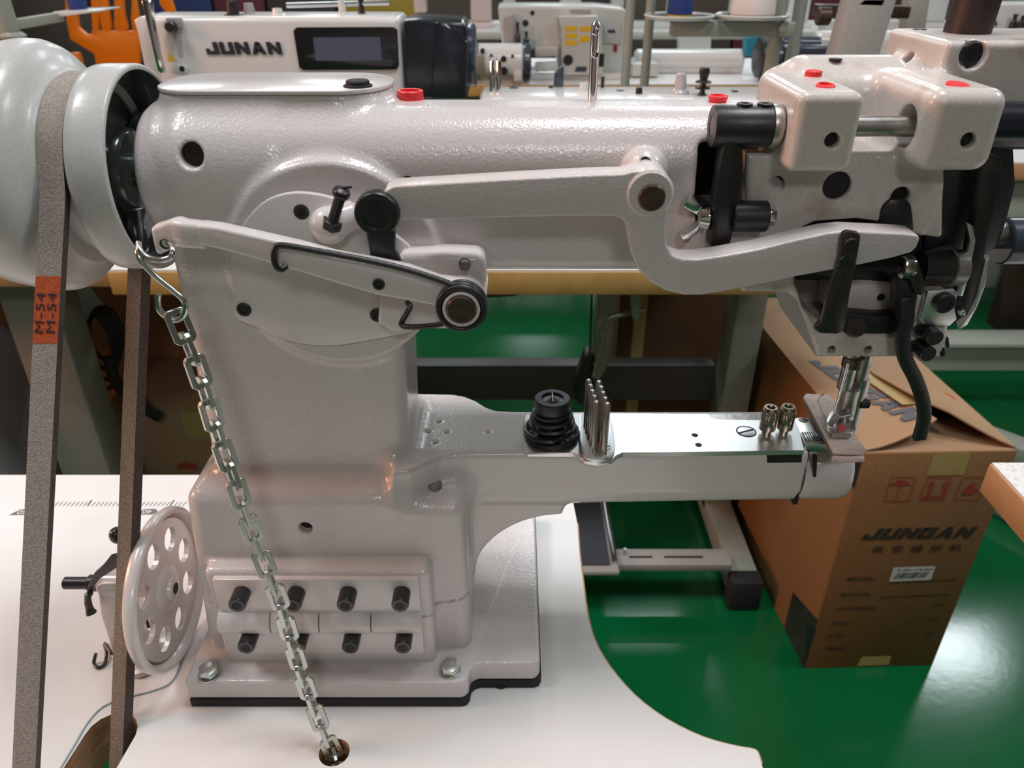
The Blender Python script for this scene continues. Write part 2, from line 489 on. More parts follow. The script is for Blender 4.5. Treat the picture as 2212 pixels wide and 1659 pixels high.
def sdf_mesh(f, lo, hi, h, B=8):
    """surface nets on the blocks that hold the surface; returns verts (mm), quads, normals"""
    lo = np.array(lo, np.float32); hi = np.array(hi, np.float32)
    nb = np.ceil((hi-lo)/(h*B)).astype(int)
    bi = np.stack(np.meshgrid(*[np.arange(n) for n in nb], indexing='ij'), -1).reshape(-1, 3)
    cen = lo+(bi+0.5)*(h*B)
    d = f([cen[:, i].astype(np.float32) for i in range(3)])
    bi = bi[np.abs(d) < 0.5*math.sqrt(3)*B*h*1.25+h]
    g = np.arange(B+1)
    off = np.stack(np.meshgrid(g, g, g, indexing='ij'), -1)
    idx = bi[:, None, None, None, :]*B+off[None]
    P = (lo+idx*h).astype(np.float32).reshape(-1, 3)
    S = np.concatenate([f([q[:, 0], q[:, 1], q[:, 2]]) for q in np.array_split(P, max(1, len(P)//400000))]).reshape(len(bi), B+1, B+1, B+1)
    inside = S < 0
    cnt = sum(inside[:, a:B+a, b:B+b, c:B+c].astype(np.int8) for a in (0,1) for b in (0,1) for c in (0,1))
    act = (cnt > 0) & (cnt < 8)
    w = np.argwhere(act)
    cell = bi[w[:, 0]]*B+w[:, 1:]
    cor = {}
    for a in (0,1):
        for b in (0,1):
            for c in (0,1):
                cor[a,b,c] = S[w[:,0], w[:,1]+a, w[:,2]+b, w[:,3]+c]
    acc = np.zeros((len(w), 3), np.float32); num = np.zeros(len(w), np.float32)
    for ax in range(3):
        for a in (0,1):
            for b in (0,1):
                k0 = [a, b]; k0.insert(ax, 0); k1 = list(k0); k1[ax] = 1
                s0, s1 = cor[tuple(k0)], cor[tuple(k1)]
                m = (s0 < 0) != (s1 < 0)
                t = np.where(m, s0/np.where(m, s0-s1, 1), 0)
                pt = np.tile(np.array(k0, np.float32), (len(w), 1)); pt[:, ax] = t
                acc += pt*m[:, None]; num += m
    V = lo+(cell+acc/num[:, None])*h
    N3 = nb*B+2
    key = cell[:, 0]+N3[0]*(cell[:, 1]+N3[1]*cell[:, 2])
    order = np.argsort(key); skey = key[order]
    def look(c):
        k = c[:, 0]+N3[0]*(c[:, 1]+N3[1]*c[:, 2])
        j = np.clip(np.searchsorted(skey, k), 0, len(skey)-1)
        return order[j], skey[j] == k
    quads = []
    for ax in range(3):
        k1 = [0, 0, 0]; k1[ax] = 1
        s0, s1 = cor[0,0,0], cor[tuple(k1)]
        m = (s0 < 0) != (s1 < 0)
        c = cell[m]
        b1 = np.zeros(3, int); b1[(ax+1) % 3] = 1
        b2 = np.zeros(3, int); b2[(ax+2) % 3] = 1
        ii, ok = [], np.ones(len(c), bool)
        for o in (0*b1, b1, b1+b2, b2):
            j, good = look(c-o); ii.append(j); ok &= good
        q = np.stack(ii, -1)
        fl = s0[m] < 0
        q = np.where(fl[:, None], q, q[:, ::-1])
        quads.append(q[ok])
    Q = np.concatenate(quads)
    V = V.astype(np.float32)
    def grad(V, e):
        g = []
        for i in range(3):
            a = [V[:, k] for k in range(3)]; b = list(a)
            a[i] = a[i]+e; b[i] = b[i]-e
            g.append(f(a)-f(b))
        g = np.stack(g, -1)/(2*e)
        return g/np.maximum(np.linalg.norm(g, axis=1, keepdims=True), 1e-6)
    for _ in range(2):
        d = np.clip(f([V[:, 0], V[:, 1], V[:, 2]]), -0.5*h, 0.5*h)
        V = V-grad(V, 0.3*h)*d[:, None]
    return V, Q, grad(V, 0.6*h)
def np_mesh(name, V, Q, N, m, parent, origin=None):
    used = np.zeros(len(V), bool); used[Q.ravel()] = True
    mp = np.cumsum(used)-1
    V = V[used]; N = N[used]; Q = mp[Q]
    W = V/1000.0; W[:, 2] += ZT
    me = bpy.data.meshes.new(name)
    me.vertices.add(len(W)); me.vertices.foreach_set('co', W.astype(np.float32).ravel())
    me.loops.add(Q.size); me.loops.foreach_set('vertex_index', Q.astype(np.int32).ravel())
    me.polygons.add(len(Q))
    me.polygons.foreach_set('loop_start', np.arange(0, Q.size, 4, dtype=np.int32))
    me.polygons.foreach_set('loop_total', np.full(len(Q), 4, np.int32))
    me.update(calc_edges=True)
    me.polygons.foreach_set('use_smooth', np.ones(len(Q), bool))
    me.normals_split_custom_set_from_vertices([tuple(n) for n in N.tolist()])
    me.materials.append(m)
    return link(name, me, parent, origin)
def px(u, v, Y):
    """photo pixel on upright plane y = Y mm -> machine (x, z) mm"""
    p = PY(u, v, Y/1000.0)
    return (p.x*1000, (p.z-ZT)*1000)

# ================================================================== the hall
FLOOR = mat('green_epoxy_floor', (0.0015, 0.098, 0.027), 0.15, bump=(55, 0.05, 0.002, 3), mottle=((0.002, 0.110, 0.034), 5, 0.45, 0.7), stain=((0.002, 0.085, 0.024), 1.7, 0.5, 0.75), coords='World', coat=0.3)
WALL = mat('hall_wall_plaster', (0.42, 0.38, 0.35), 0.8, bump=(30, 0.1, 0.003))
CEIL = mat('hall_ceiling_board', (0.55, 0.54, 0.52), 0.85, bump=(20, 0.1, 0.003))
def slab(name, lo, hi, m):
    o = MB().box(lo, hi).build(name, m, origin=((lo[0]+hi[0])/2, (lo[1]+hi[1])/2, lo[2]), flat=True)
    return tag(o, kind='structure')
slab('floor', (-7, -4, -0.1), (8, 13, 0.0), FLOOR)
slab('ceiling', (-7, -4, 3.3), (8, 13, 3.4), CEIL)
slab('wall_back', (-7, 13, 0), (8, 13.1, 3.3), WALL)
slab('wall_front', (-7, -4.1, 0), (8, -4, 3.3), WALL)
slab('wall_left', (-7.1, -4, 0), (-7, 13, 3.3), WALL)
slab('wall_right', (8, -4, 0), (8.1, 13, 3.3), WALL)

# ================================================================== the table in front
def plate(name, outer, holes, z0, z1, m_top, m_side, parent, origin=None):
    """level plate with through holes; outlines are (x, y) metres"""
    bm = bmesh.new()
    loops, edges = [], []
    for lp in [outer]+holes:
        vs = [bm.verts.new((p[0], p[1], z1)) for p in lp]
        loops.append(vs)
        edges += [bm.edges.new((vs[i], vs[(i+1) % len(vs)])) for i in range(len(vs))]
    res = bmesh.ops.triangle_fill(bm, use_beauty=True, use_dissolve=False, edges=edges)
    top = [f for f in res['geom'] if isinstance(f, bmesh.types.BMFace)]
    for f in top:
        f.normal_update()
        if f.normal.z < 0: f.normal_flip()
    low = {}
    for vs in loops:
        for v in vs: low[v] = bm.verts.new((v.co.x, v.co.y, z0))
    for f in top: bm.faces.new([low[v] for v in reversed(f.verts)])
    for vs in loops:
        n = len(vs)
        for i in range(n):
            a, b = vs[i], vs[(i+1) % n]
            bm.faces.new((a, b, low[b], low[a])).material_index = 1
    bmesh.ops.recalc_face_normals(bm, faces=bm.faces)
    me = bpy.data.meshes.new(name); bm.to_mesh(me); bm.free()
    me.materials.append(m_top); me.materials.append(m_side)
    return link(name, me, parent, origin)

def xy(u, v, Z=ZT):
    p = PZ(u, v, Z); return (p.x, p.y)
cut = [xy(u, v) for u, v in ((1247,1130),(1251,1190),(1259,1255),(1268,1320),(1284,1380),(1318,1440),(1370,1500),(1440,1553),(1520,1592),(1590,1611),(1628,1618),(1638,1628),(1645,1650))]
cut = [(p.x, p.y) for p in smooth_path([(a, b, 0) for a, b in cut], 3)]
bx = cut[-1][0]
outer = [(-0.75, 0.598), (cut[0][0]-0.004, 0.598)]+cut+[(bx+0.002, 0.08), (-0.75, 0.08)]
ang = 0.10
slot = []
for (cx_, cy_, a0, a1) in ((-0.2605, 0.318, 0, 180), (-0.2605-0.014, 0.170, 180, 360)):
    for i in range(9):
        a = math.radians(a0+(a1-a0)*i/8)
        slot.append((cx_+0.0165*math.cos(a), cy_+0.0165*math.sin(a)))
hc = PZ(722, 1625, ZT)
chole = [(hc.x+0.0097*math.cos(2*math.pi*i/20), hc.y+0.0097*math.sin(2*math.pi*i/20)) for i in range(20)]
table = thing('sewing_table', 'white laminate sewing table with a curved cutout carrying the large machine', 'table', (-0.3, 0.34, 0.0))
plate('table_top', outer, [slot, chole], ZT-0.038, ZT, LAMINATE, PLY, table)
MB().tube([Vector((x_+0.0003, y_, ZT-0.0011)) for x_, y_ in cut], 0.0011, 8).build('raw_edge', PLY, table)
for lx in (-0.66, -0.06):
    mb = MB().box((lx-0.02, 0.30, 0.06), (lx+0.02, 0.36, ZT-0.038)).box((lx-0.025, 0.10, 0.0), (lx+0.025, 0.56, 0.06))
    mb.build('leg', GREYPAINT, table, bevel=0.004)
mb = MB().box((-0.64, 0.315, 0.30), (-0.08, 0.345, 0.36))
mb.build('crossbar', GREYPAINT, table, bevel=0.003)
# ruler print along the table, read from the far side
mb = MB()
k = 0
for i in range(34):
    u = 100+i*8.9
    a = PZ(u, 1093, ZT+0.0002); b = PZ(u+9, 1084 if i % 10 else 1080, ZT+0.0002)
    w = 0.0004 if i % 10 else 0.0008
    d = Vector((w, 0, 0))
    mb.add([a-d, a+d, b+d, b-d], [(0,1,2,3)])
RULER = mat('grey_ruler_ink', (0.16, 0.15, 0.15), 0.6)
mb.build('ruler_marks', RULER, table, flat=True)
for (u, v, s) in ((48, 1107, '50'), (318, 1106, '40')):
    c = PZ(u, v, ZT+0.0002)
    MB().add([c+Vector(p) for p in ((-.010,-.0035,0),(.006,-.0035,0),(.0095,.0005,0),(.006,.0045,0),(-.004,.0045,0))], [(0,1,2,3,4)]).build('ruler_badge', RULER, table, flat=True)
    text_mesh('ruler_number', s, LAMINATE, table, c+Vector((0, 0.0004, 0.0003)), (-1,0,0), (0,-1,0), 0.0085, 0.0, 0.0002)
c = PZ(1082, 1475, ZT+0.0003)
MB().cyl(c, c+Vector((0,0,0.0004)), 0.0055, seg=9).build('rusty_screw_hole', mat('rust', (0.10, 0.035, 0.015), 0.9, bump=(500, 0.6, 0.001)), table)

# neighbouring table whose corner pokes in from the right
nt_ = thing('sewing_table', 'speckled white table corner with tan edging at the right edge of the picture', 'table', (0.8, 0.35, 0.0))
SPECK = mat('speckled_laminate', (0.74, 0.72, 0.70), 0.35, mottle=((0.55, 0.52, 0.50), 260, 0.52, 0.66), coords='World')
mb = MB().box((0.4735, 0.08, ZT-0.002), (1.25, 0.618, ZT)); mb.build('table_top', SPECK, nt_, flat=True)
mb = MB().box((0.472, 0.079, ZT-0.036), (1.251, 0.6195, ZT-0.002)); mb.build('edging', EDGETAN, nt_, bevel=0.0015)
for lx in (0.62, 1.10):
    MB().box((lx-0.02, 0.30, 0.06), (lx+0.02, 0.36, ZT-0.036)).box((lx-0.025, 0.10, 0.0), (lx+0.025, 0.56, 0.06)).build('leg', GREYPAINT, nt_, bevel=0.004)

# ================================================================== the large cylinder bed machine
mach = thing('cylinder_bed_sewing_machine', 'large white hammered-paint cylinder bed sewing machine filling the picture', 'sewing machine', M(-100, 420, 0))

# ---- main casting (distance field, mm)
FL = [px(u, v, 0) for u, v in ()]
bed_plan = [(-72,374),(-62,375.5),(-55,381),(-45,388.5),(-30,392.5),(0,393.5),(184,394.5),(184,441),(0,441),(-10,443),(-18,449),(-25,457),(-33,463),(-42,466),(-70,467),(-75,400)]
def yz_arm(p, y0, y1, z0, z1, rt, rb):
    cy, cz = (y0+y1)/2, (z0+z1)/2
    r = np.where(p[2] > cz, rt, rb).astype(np.float32)
    qy = np.abs(p[1]-cy)-(y1-y0)/2+r
    qz = np.abs(p[2]-cz)-(z1-z0)/2+r
    return np.minimum(np.maximum(qy, qz), 0)+np.sqrt(np.maximum(qy,0)**2+np.maximum(qz,0)**2)-r
def body(p):
    x, y, z = p
    a = yz_arm(p, 387.5, 457, 291, 372.5, 27, 9)
    a = ext2(a+9, np.abs(x+17)-(157-9))-9
    neck = cylz(p, 0, (422, 337), 35, -191, -120, 4)
    d = smin(a, neck, 9)
    pad = polyext(p, 'xy', PADPLAN, 345, 379, 1.5)
    d = smin(d, pad, 9)
    low = box2(p, (92, 387, 281), (150, 457, 340), 8)          # deeper end of the arm
    d = smin(d, low, 14)
    # column, slightly wider towards the foot
    k = (300-z)/140.0
    col = box2([x+k*4, y, z], (-183, 386, 120), (-60, 457, 320), 12)
    d = smin(d, col, 12)
    # raised round boss behind the side cover
    boss = cylz(p, 1, (-93, 296), 56, 382.5, 400, 2.5)
    d = smin(d, boss, 7)
    # base block, wider at the lower left
    kk = np.clip((157-z)/140.0, 0, 1)*12
    xx = np.where(x < -110, x+kk*np.clip((-110-x)/90.0, 0, 1), x)
    blk = box2([xx, y, z+np.clip((x+84)/24.0, 0, 1)*8], (-199, 368, 8), (-28, 466, 157), 9)
    d = smin(d, blk, 12)
    # bed
    zz = z-np.clip(x, 0, 200)*0.034*np.clip((150-z)/30.0, 0, 1)
    bed = yz_arm([x, y, zz], 393, 442, 119, 169, 3.5, 20)
    bed = ext2(bed, np.abs(x-62)-122)
    top = polyext(p, 'xy', bed_plan, 140, 169.5, 2.0)
    bed = smin(bed, top, 5)
    d = smin(d, bed, 13)
    fil = smax(box2(p, (-45, 394, 55), (33, 440, 128), 1), -cylz(p, 1, (33, 58), 61, 300, 500), 3)
    d = smin(d, fil, 8)
    # hinge pad
    hp = box2(p, (HX0-5, 356.5, 14), (HX1+6, 385, 106), 4.5)
    d = smin(d, hp, 4)
    # foot flare towards the base plate
    # holes
    for (ax, c, r, lo, hi) in BHOLES:
        d = smax(d, -cylz(p, ax, c, r, lo, hi), 1.6)
    # cavity at the end of the arm
    cav = box2(p, CAV0, CAV1, 3)
    d = smax(d, -cav, 3)
    # parting line between the tilting head and the foot, at the hinge height
    gr = np.abs(z-66-np.clip((x+52)*0.18, 0, 6))-0.55
    sh = np.maximum(gr, -(d+1.4))
    d = np.where((x > -215) & (x < -20) & (z < 80), np.maximum(d, -np.maximum(sh, -30-0*d)), d)
    return d
HX0 = px(468, 1300, 355)[0]; HX1 = px(912, 1300, 355)[0]
PADPLAN = []
for (cx, cy, a0) in ((-184+24, 405+24, 180), (-64-27, 405+27, 270), (-64-27, 466-27, 0), (-184+24, 466-24, 90)):
    r = 27 if cx > -120 else 24
    for i in range(7):
        a = math.radians(a0+15*i); PADPLAN.append((cx+r*math.cos(a), cy+r*math.sin(a)))
def hole_y(u, v, r, Y, depth):
    x_, z_ = px(u, v, Y); return (1, (x_, z_), r, Y-40, Y+depth)
BHOLES = [hole_y(412, 338, 6.0, 387, 60), hole_y(660, 1141, 4.0, 368, 14), hole_y(881, 394, 3.0, 388, 30)]
p_ = PZ(937, 1054, ZT+0.149)
BHOLES.append((2, (p_.x*1000, p_.y*1000), 4.6, 130, 153))
p_ = PZ(891, 236, ZT+0.367)
BHOLES.append((2, (p_.x*1000, p_.y*1000), 2.6, 355, 400))
for u, v in ((948,913),(925,935),(965,935),(1054,935),(941,958)):
    p_ = PZ(u, v, ZT+0.1695); BHOLES.append((2, (p_.x*1000, p_.y*1000), 1.5, 158, 190))
c0 = px(1497, 312, 388); c1 = px(1494, 470, 388)
CAV0 = (c1[0], 340, c1[1]); CAV1 = (c0[0]+34, 440, c0[1])
V, Q, N = sdf_mesh(body, (-228, 345, 2), (190, 480, 388), 1.5)
fc = V[Q].mean(1)
isarm = (fc[:, 2] > 284)
isbed = (fc[:, 0] > -27.5) & (fc[:, 2] < 200) & (fc[:, 2] > 60)
isblk = (fc[:, 2] <= 159) & ~isbed & ~((fc[:, 2] > 150) & (fc[:, 1] > 384) & (fc[:, 0] < -62))
isfoot = isblk & (fc[:, 2] < 66+np.clip((fc[:, 0]+52)*0.18, 0, 6))
isblk &= ~isfoot
isarm |= ~isarm & ~isbed & ~isblk & ~isfoot & (fc[:, 0] > -50)
iscol = ~isarm & ~isbed & ~isblk & ~isfoot
for nm, m_ in (('arm_casting', isarm), ('column_casting', iscol), ('cylinder_bed_casting', isbed), ('block_casting', isblk), ('foot_casting', isfoot)):
    if m_.any():
        np_mesh(nm, V, Q[m_], N, PAINT if nm != 'cylinder_bed_casting' else PAINT2, mach)

YV = Vector((0, 1, 0)); ZV = Vector((0, 0, 1)); XV = Vector((1, 0, 0))
def pp(pts, Y):
    """outline in photo pixels on the upright plane y = Y mm"""
    return [PY(u, v, Y/1000.0) for u, v in pts]
def slab_y(name, pts, Y0, Y1, m, parent, bevel=0.0, smooth=0, bseg=2):
    """plate parallel to the machine front: outline (pixels at its front face Y0), thick to Y1"""
    P = pp(pts, Y0)
    if smooth: P = smooth_path(P, smooth, closed=True)
    return MB().prism(P, (0, (Y1-Y0)/1000.0, 0)).build(name, m, parent, bevel=bevel, bseg=bseg)
def rod(name, p0, p1, r, m, parent, seg=20, ch=0.0, r1=None):
    return MB().cyl(p0, p1, r, r1, seg, ch).build(name, m, parent)
def socket_screw(u, v, Y, r, m, parent, name='socket_screw', h=0.0006, countersunk=True):
    """flush socket screw facing the viewer: head with hexagonal recess"""
    c = PY(u, v, Y/1000.0)
    mb = MB().lathe([(0.002,r),(-h+r*0.12,r),(-h,r*0.86),(-h,r*0.52),(-h+0.0004,r*0.50),(-h+0.0004,0)], c, (0,1,0), 24)
    o = mb.build(name, m, parent)
    MB().hexhead(c-YV*(h-0.00035), c-YV*(h-0.0003), r*0.48).build('socket', DARK, o)
    return o
def dark_hole(u, v, Y, r, parent, name='screw_hole', rim=None):
    c = PY(u, v, Y/1000.0)
    mb = MB().lathe([(0.0004, r), (-0.0003, r), (-0.0003, r*0.9), (0.003, r*0.85), (0.003, 0)], c, (0, 1, 0), 20)
    return mb.build(name, DARK, parent)

# ---- foot plate with rubber mat
fp = [(-216,340),(-34,340),(-31,341),(-29,344),(-28.5,350),(-26,353.5),(-22,355),(14,355),(17.5,356.5),(19,360),(19.5,530),(-216,530)]
def prism_z(name, pts, z0, z1, m, parent, bevel=0.0, bseg=2, smooth=0):
    P = [M(x, y, z0) for x, y in pts]
    if smooth: P = smooth_path(P, smooth, closed=True)
    return MB().prism(P, (0, 0, (z1-z0)/1000.0)).build(name, m, parent, bevel=bevel, bseg=bseg)
prism_z('base_plate', fp, 7, 23.5, PAINT, mach, 0.0028, 3)
prism_z('rubber_mat', [(x+(0.6 if x < 0 else 1.2), y-(0.8 if y < 400 else 0)) for x, y in fp], 0, 7.2, RUBBER, mach, 0.0006)
for u, v in ((453, 1456), (972, 1449)):
    c = PZ(u, v, ZT+0.0235)
    o = MB().cyl(c, c+ZV*0.0012, 0.0075, seg=24).build('washer', ZINC, mach)
    MB().hexhead(c+ZV*0.0012, c+ZV*0.0062, 0.0066, 0.4).build('hex_bolt', ZINC, mach, bevel=0.0007)

# ---- hinge on the block
hz = lambda v: px(700, v, 353)[1]
zt, zk0, zk1, zb = hz(1252), hz(1322), hz(1364), hz(1412)
HX0 += 1.5; HX1 -= 1
def hinge_leaf(name, z0, z1, x0, x1):
    o = MB().prism([M(x0, 353, z0), M(x1, 353, z0), M(x1, 353, z1), M(x0, 353, z1)], (0, 0.0042, 0)).build(name, PAINT2, mach, bevel=0.001)
    return o
up = hinge_leaf('upper_hinge_leaf', zk1+3, zt, HX0, HX1)
lo_ = hinge_leaf('lower_hinge_leaf', zb, zk1-0.2, HX0+7, HX1)
kn = [(468, 585), (585, 690), (690, 802), (802, 912)]
zc_ = (zk0+zk1)/2; kr = (zk0-zk1)/2
for i, (a, b) in enumerate(kn):
    xa = px(a, 1345, 350)[0]+(0.4 if i else 1.0); xb = px(b, 1345, 350)[0]-0.3
    MB().cyl(M(xa, 355.5, zc_), M(xb, 355.5, zc_), kr/1000.0+0.0004, seg=24, ch=0.0005).build('hinge_knuckle', PAINT2, (up if i % 2 == 0 else lo_))
for row, vv, us in ((0, 1313, (512, 632, 746, 864)), (1, 1395, (529, 640, 755, 869))):
    for u in us:
        x_, z_ = px(u, vv, 341)
        z_ += 1.5 if row == 0 else -2.2
        c = M(x_, 353, z_)
        o = MB().cyl(c, c-YV*0.0115, 0.0054, seg=24, ch=0.0006).build('cap_screw', BLACK, up if row == 0 else lo_)
        e = c-YV*0.0117
        MB().ring(e+YV*0.0002, e-YV*0.0003, 0.0050, 0.0030, 20).build('screw_rim', BLACK2, mach)
        MB().hexhead(e-YV*0.0001, e-YV*0.0002, 0.0030).build('hex_socket', DARK, mach)

# ---- top cover with plug
tc_ = [((x+124)*1.012-124, (y-435.5)*1.02+435.5) for x, y in PADPLAN]
prism_z('top_cover', tc_, 379.2, 381.4, PAINT2, mach, 0.0007, 2)
c = M(-79, 418, 381.4)
o = MB().lathe([(0,0.0074),(0.0008,0.0074),(0.001,0.0062),(0.0026,0.0060),(0.0031,0.0054),(0.0031,0)], c, (0,0,1), 28).build('rubber_plug', RUBBER, mach)

# ---- red oil caps on the arm and the head
def red_cap(name, c, r, h, flare=0.0, tilt=(0,0,1), fill=0.5, parent=None):
    mb = MB().lathe([(0,r),(h-0.0004,r+flare),(h,r+flare-0.0004),(h,r*0.74+flare),(h*fill,r*0.68),(h*fill,0)], c, tilt, 28)
    return mb.build(name, REDPL, parent or mach)
red_cap('red_oil_cap', M(-54.5, 434, 371.2), 0.0070, 0.0058)
red_cap('red_oil_cap', M(108.5, 426, 370.6), 0.0041, 0.0052, 0.0012)

# ---- thread post
b0 = M(42.7, 430, 369); b1 = PY(1290, 46, 0.430)
mb = MB().lathe([(0,0.0035),(0.0025,0.0035),(0.0026,0.0024),((b1-b0).length-0.0015,0.0024),((b1-b0).length,0.0012),((b1-b0).length,0)], b0, (0,0,1), 24)
tp = mb.build('thread_post', CHROME, mach)
for vv in (68, 118):
    c = PY(1286, vv, 0.4276)
    MB().lathe([(-0.0002,0.0016),(-0.0002,0.0013),(0.0006,0.0011),(0.0006,0)], c, (0.25,1,-0.1), 16).build('thread_hole', DARK, tp)
    MB().ring(c-YV*0.0004, c+YV*0.0006, 0.0018, 0.0013, 18, 0.0002).build('hole_rim', CHROME, tp)

# ---- hand wheel and pulley (axis along x at y 422, z 338)
ax = M(0, 422, 338)
def lx(prof, seg=64):
    return MB().lathe([(a/1000.0, r/1000.0) for a, r in prof], ax, (1, 0, 0), seg)
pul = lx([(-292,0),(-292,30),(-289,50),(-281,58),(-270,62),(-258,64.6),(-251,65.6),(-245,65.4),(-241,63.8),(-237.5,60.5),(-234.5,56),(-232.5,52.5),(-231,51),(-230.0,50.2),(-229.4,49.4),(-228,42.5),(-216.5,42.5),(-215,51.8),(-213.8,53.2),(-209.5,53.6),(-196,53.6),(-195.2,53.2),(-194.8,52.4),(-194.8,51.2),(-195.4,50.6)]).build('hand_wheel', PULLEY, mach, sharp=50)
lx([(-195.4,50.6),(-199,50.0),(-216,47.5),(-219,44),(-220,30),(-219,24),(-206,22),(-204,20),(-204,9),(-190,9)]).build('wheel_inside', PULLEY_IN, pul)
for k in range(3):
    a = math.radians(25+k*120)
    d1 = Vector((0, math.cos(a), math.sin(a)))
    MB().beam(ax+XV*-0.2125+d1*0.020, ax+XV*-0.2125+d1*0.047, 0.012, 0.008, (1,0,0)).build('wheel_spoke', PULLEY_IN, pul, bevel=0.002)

# ---- side cover plate
cov = [(497,546),(499,600),(507,635),(500,655),(501,675),(516,693),(548,705),(585,722),(620,737),(660,745),(700,748),(745,745),(800,736),(858,724),(905,708),(915,650),(905,560),(850,505),(800,478),(770,455),(735,434),(690,421),(640,416),(595,424),(562,442),(535,470),(512,508)]
side = slab_y('side_cover', cov, 378.5, 384, PAINT2, mach, 0.0012, 2)
for u, v in ((651, 458), (527, 669), (815, 681)):
    socket_screw(u, v, 378.3, 0.0040, BLACK, mach)

# ---- stop lug with adjusting screw
c = PY(716, 492, 0.368)
mb = MB().sphere(c+Vector((-0.002,0.004,0)), 0.0100, 20, 12, (1.0, 0.9, 0.95)).tube([c+Vector((0.000,0.004,0.001)), c+Vector((0.009,0.007,0.004)), c+Vector((0.021,0.012,0.000))], [0.0088, 0.0075, 0.002], 14)
lug = mb.build('stop_lug', PAINT2, mach)
s0 = PY(716, 488, 0.3655); s1 = PY(737, 418, 0.362); d = (s1-s0).normalized()
MB().hexhead(s0-d*0.001, s0+d*0.0035, 0.0050, 0.3).build('lock_nut', BLACK, lug, bevel=0.0004)
mb = MB()
L = (s1-s0).length
prof = [(0, 0)]
for k in range(14):
    z0 = k*L/14
    prof += [(z0, 0.0024), (z0+L/28, 0.0028)]
prof += [(L, 0.0024), (L, 0)]
MB().lathe(prof, s0, d, 18).build('adjusting_screw', BLACK, lug)
hd = MB().lathe([(0,0),(0,0.0040),(0.0012,0.0044),(0.0030,0.0038),(0.0040,0.0022),(0.0042,0)], s1-d*0.001, d, 22).build('screw_head', BLACK, lug)
MB().beam(s1+d*0.0032-Vector((0.004,0.0015,0)), s1+d*0.0032+Vector((0.004,0.0015,0)), 0.0010, 0.0008, d).build('slot', DARK, hd)

# ---- pivot bracket to the right of the cover
pb = [(862,556),(960,553),(1030,556),(1046,566),(1050,590),(1050,652),(1040,690),(1000,712),(930,712),(885,716),(850,722),(815,700),(822,630),(845,590)]
slab_y('pivot_bracket', pb, 366, 386, PAINT2, mach, 0.003, 0, 3)
bc = PY(1000, 652, 0.352)
MB().cyl(bc, bc+YV*0.030, 0.0118, seg=36, ch=0.0012).build('pivot_boss', PAINT2, mach)
c = PY(1004, 570, 0.3645)
MB().lathe([(-0.0002,0.0030),(-0.0002,0.0026),(0.0012,0.0024),(0.0012,0)], c, (0,1,-0.5), 20).build('set_screw', BLACK, mach)
wc = PY(1006, 618, 0.360)

# ---- black crank behind the lever
cc = PY(818, 455, 0.3600)
crank = MB().lathe([(0,0),(0,0.0098),(-0.0010,0.0108),(-0.0055,0.0108),(-0.0066,0.0100),(-0.0068,0.0072),(-0.0060,0.0066),(-0.0060,0)], cc, (0,1,0), 40).build('crank_disc', BLACK, mach)
MB().beam(cc+Vector((0,-0.00612,-0.0055)), cc+Vector((0,-0.00612,0.0055)), 0.0011, 0.0004, YV).build('slot', DARK, crank)
slab_y('crank_stem', [(786,480),(852,480),(853,545),(866,566),(866,590),(800,590),(798,545)], 355.5, 361, BLACK, mach, 0.0012)

# ---- lifting lever (white bar with the eye at its left end)
lev = [(424,486),(470,492),(560,512),(640,530),(720,552),(800,566),(880,582),(950,606),(1000,612),(1036,632),(1046,668),(1030,704),(996,716),(962,706),(944,680),(941,662),(880,650),(820,640),(770,626),(700,605),(600,575),(500,546),(424,530)]
def slab_tilt(name, pts, Y0, th, m, parent, bevel):
    P = pp(pts, Y0)
    return MB().prism(P, (0, th/1000.0, 0)).build(name, m, parent, bevel=bevel, bseg=3)
LY = 343.5
lever = slab_tilt('lift_lever', [(u, v) for u, v in lev[:19]]+[(640,587),(560,563),(480,541),(424,529)], LY, 9.5, PAINT2, mach, 0.0016)
# bent end of the lever with its eye
e0 = PY(427, 507, (LY+4.8)/1000.0); e1 = PY(352, 515, 0.352)
hgt = 0.0062
mb = MB()
pth = smooth_path([e0+XV*0.004, e0+Vector((-0.005,0.0002,0.0008)), PY(385,500,0.3505), PY(358,510,0.352), PY(340,516,0.3525)], 5)
n = len(pth); rr = []
vs, fs = [], []
for i, p in enumerate(pth):
    t = i/(n-1)
    tg = (pth[min(i+1,n-1)]-pth[max(i-1,0)]).normalized()
    sd = tg.cross(ZV).normalized()
    hh = 0.0062*(1-t)+0.0072*t; ww = 0.0047*(1-t)+0.0052*t
    if i == n-1: hh *= 0.62; ww *= 0.6
    if i == n-2: hh *= 0.95; ww *= 0.95
    for k in range(16):
        a = 2*math.pi*k/16
        cx_, sz_ = math.cos(a), math.sin(a)
        q = 0.45
        vs.append(p+sd*(ww*math.copysign(abs(cx_)**q, cx_))+ZV*(hh*math.copysign(abs(sz_)**q, sz_)))
for i in range(n-1):
    for k in range(16):
        l = (k+1) % 16
        fs.append((i*16+k, i*16+l, (i+1)*16+l, (i+1)*16+k))
fs.append(tuple(range(16))); fs.append(tuple((n-1)*16+k for k in range(16)))
mb.add(vs, fs).build('lever_end', PAINT2, lever, sharp=70)
eye = PY(357, 527, 0.3462)
MB().lathe([(-0.0003,0.0026),(-0.0003,0.0022),(0.001,0.0020),(0.001,0)], eye, (0,1,0.1), 18).build('eye_hole', DARK, lever)
socket_screw(818, 614, LY-0.1, 0.0030, BLACK, lever, 'threaded_hole')
# pin of the lever
pc = PY(997, 664, 0.3395)
MB().ring(pc-YV*0.0030, pc+YV*0.006, 0.0090, 0.0074, 36, 0.0004).build('pivot_ring', PAINT2, mach)
MB().cyl(pc-YV*0.0036, pc+YV*0.02, 0.0073, seg=36, ch=0.0008).build('pivot_pin', BROWNSTEEL, mach)

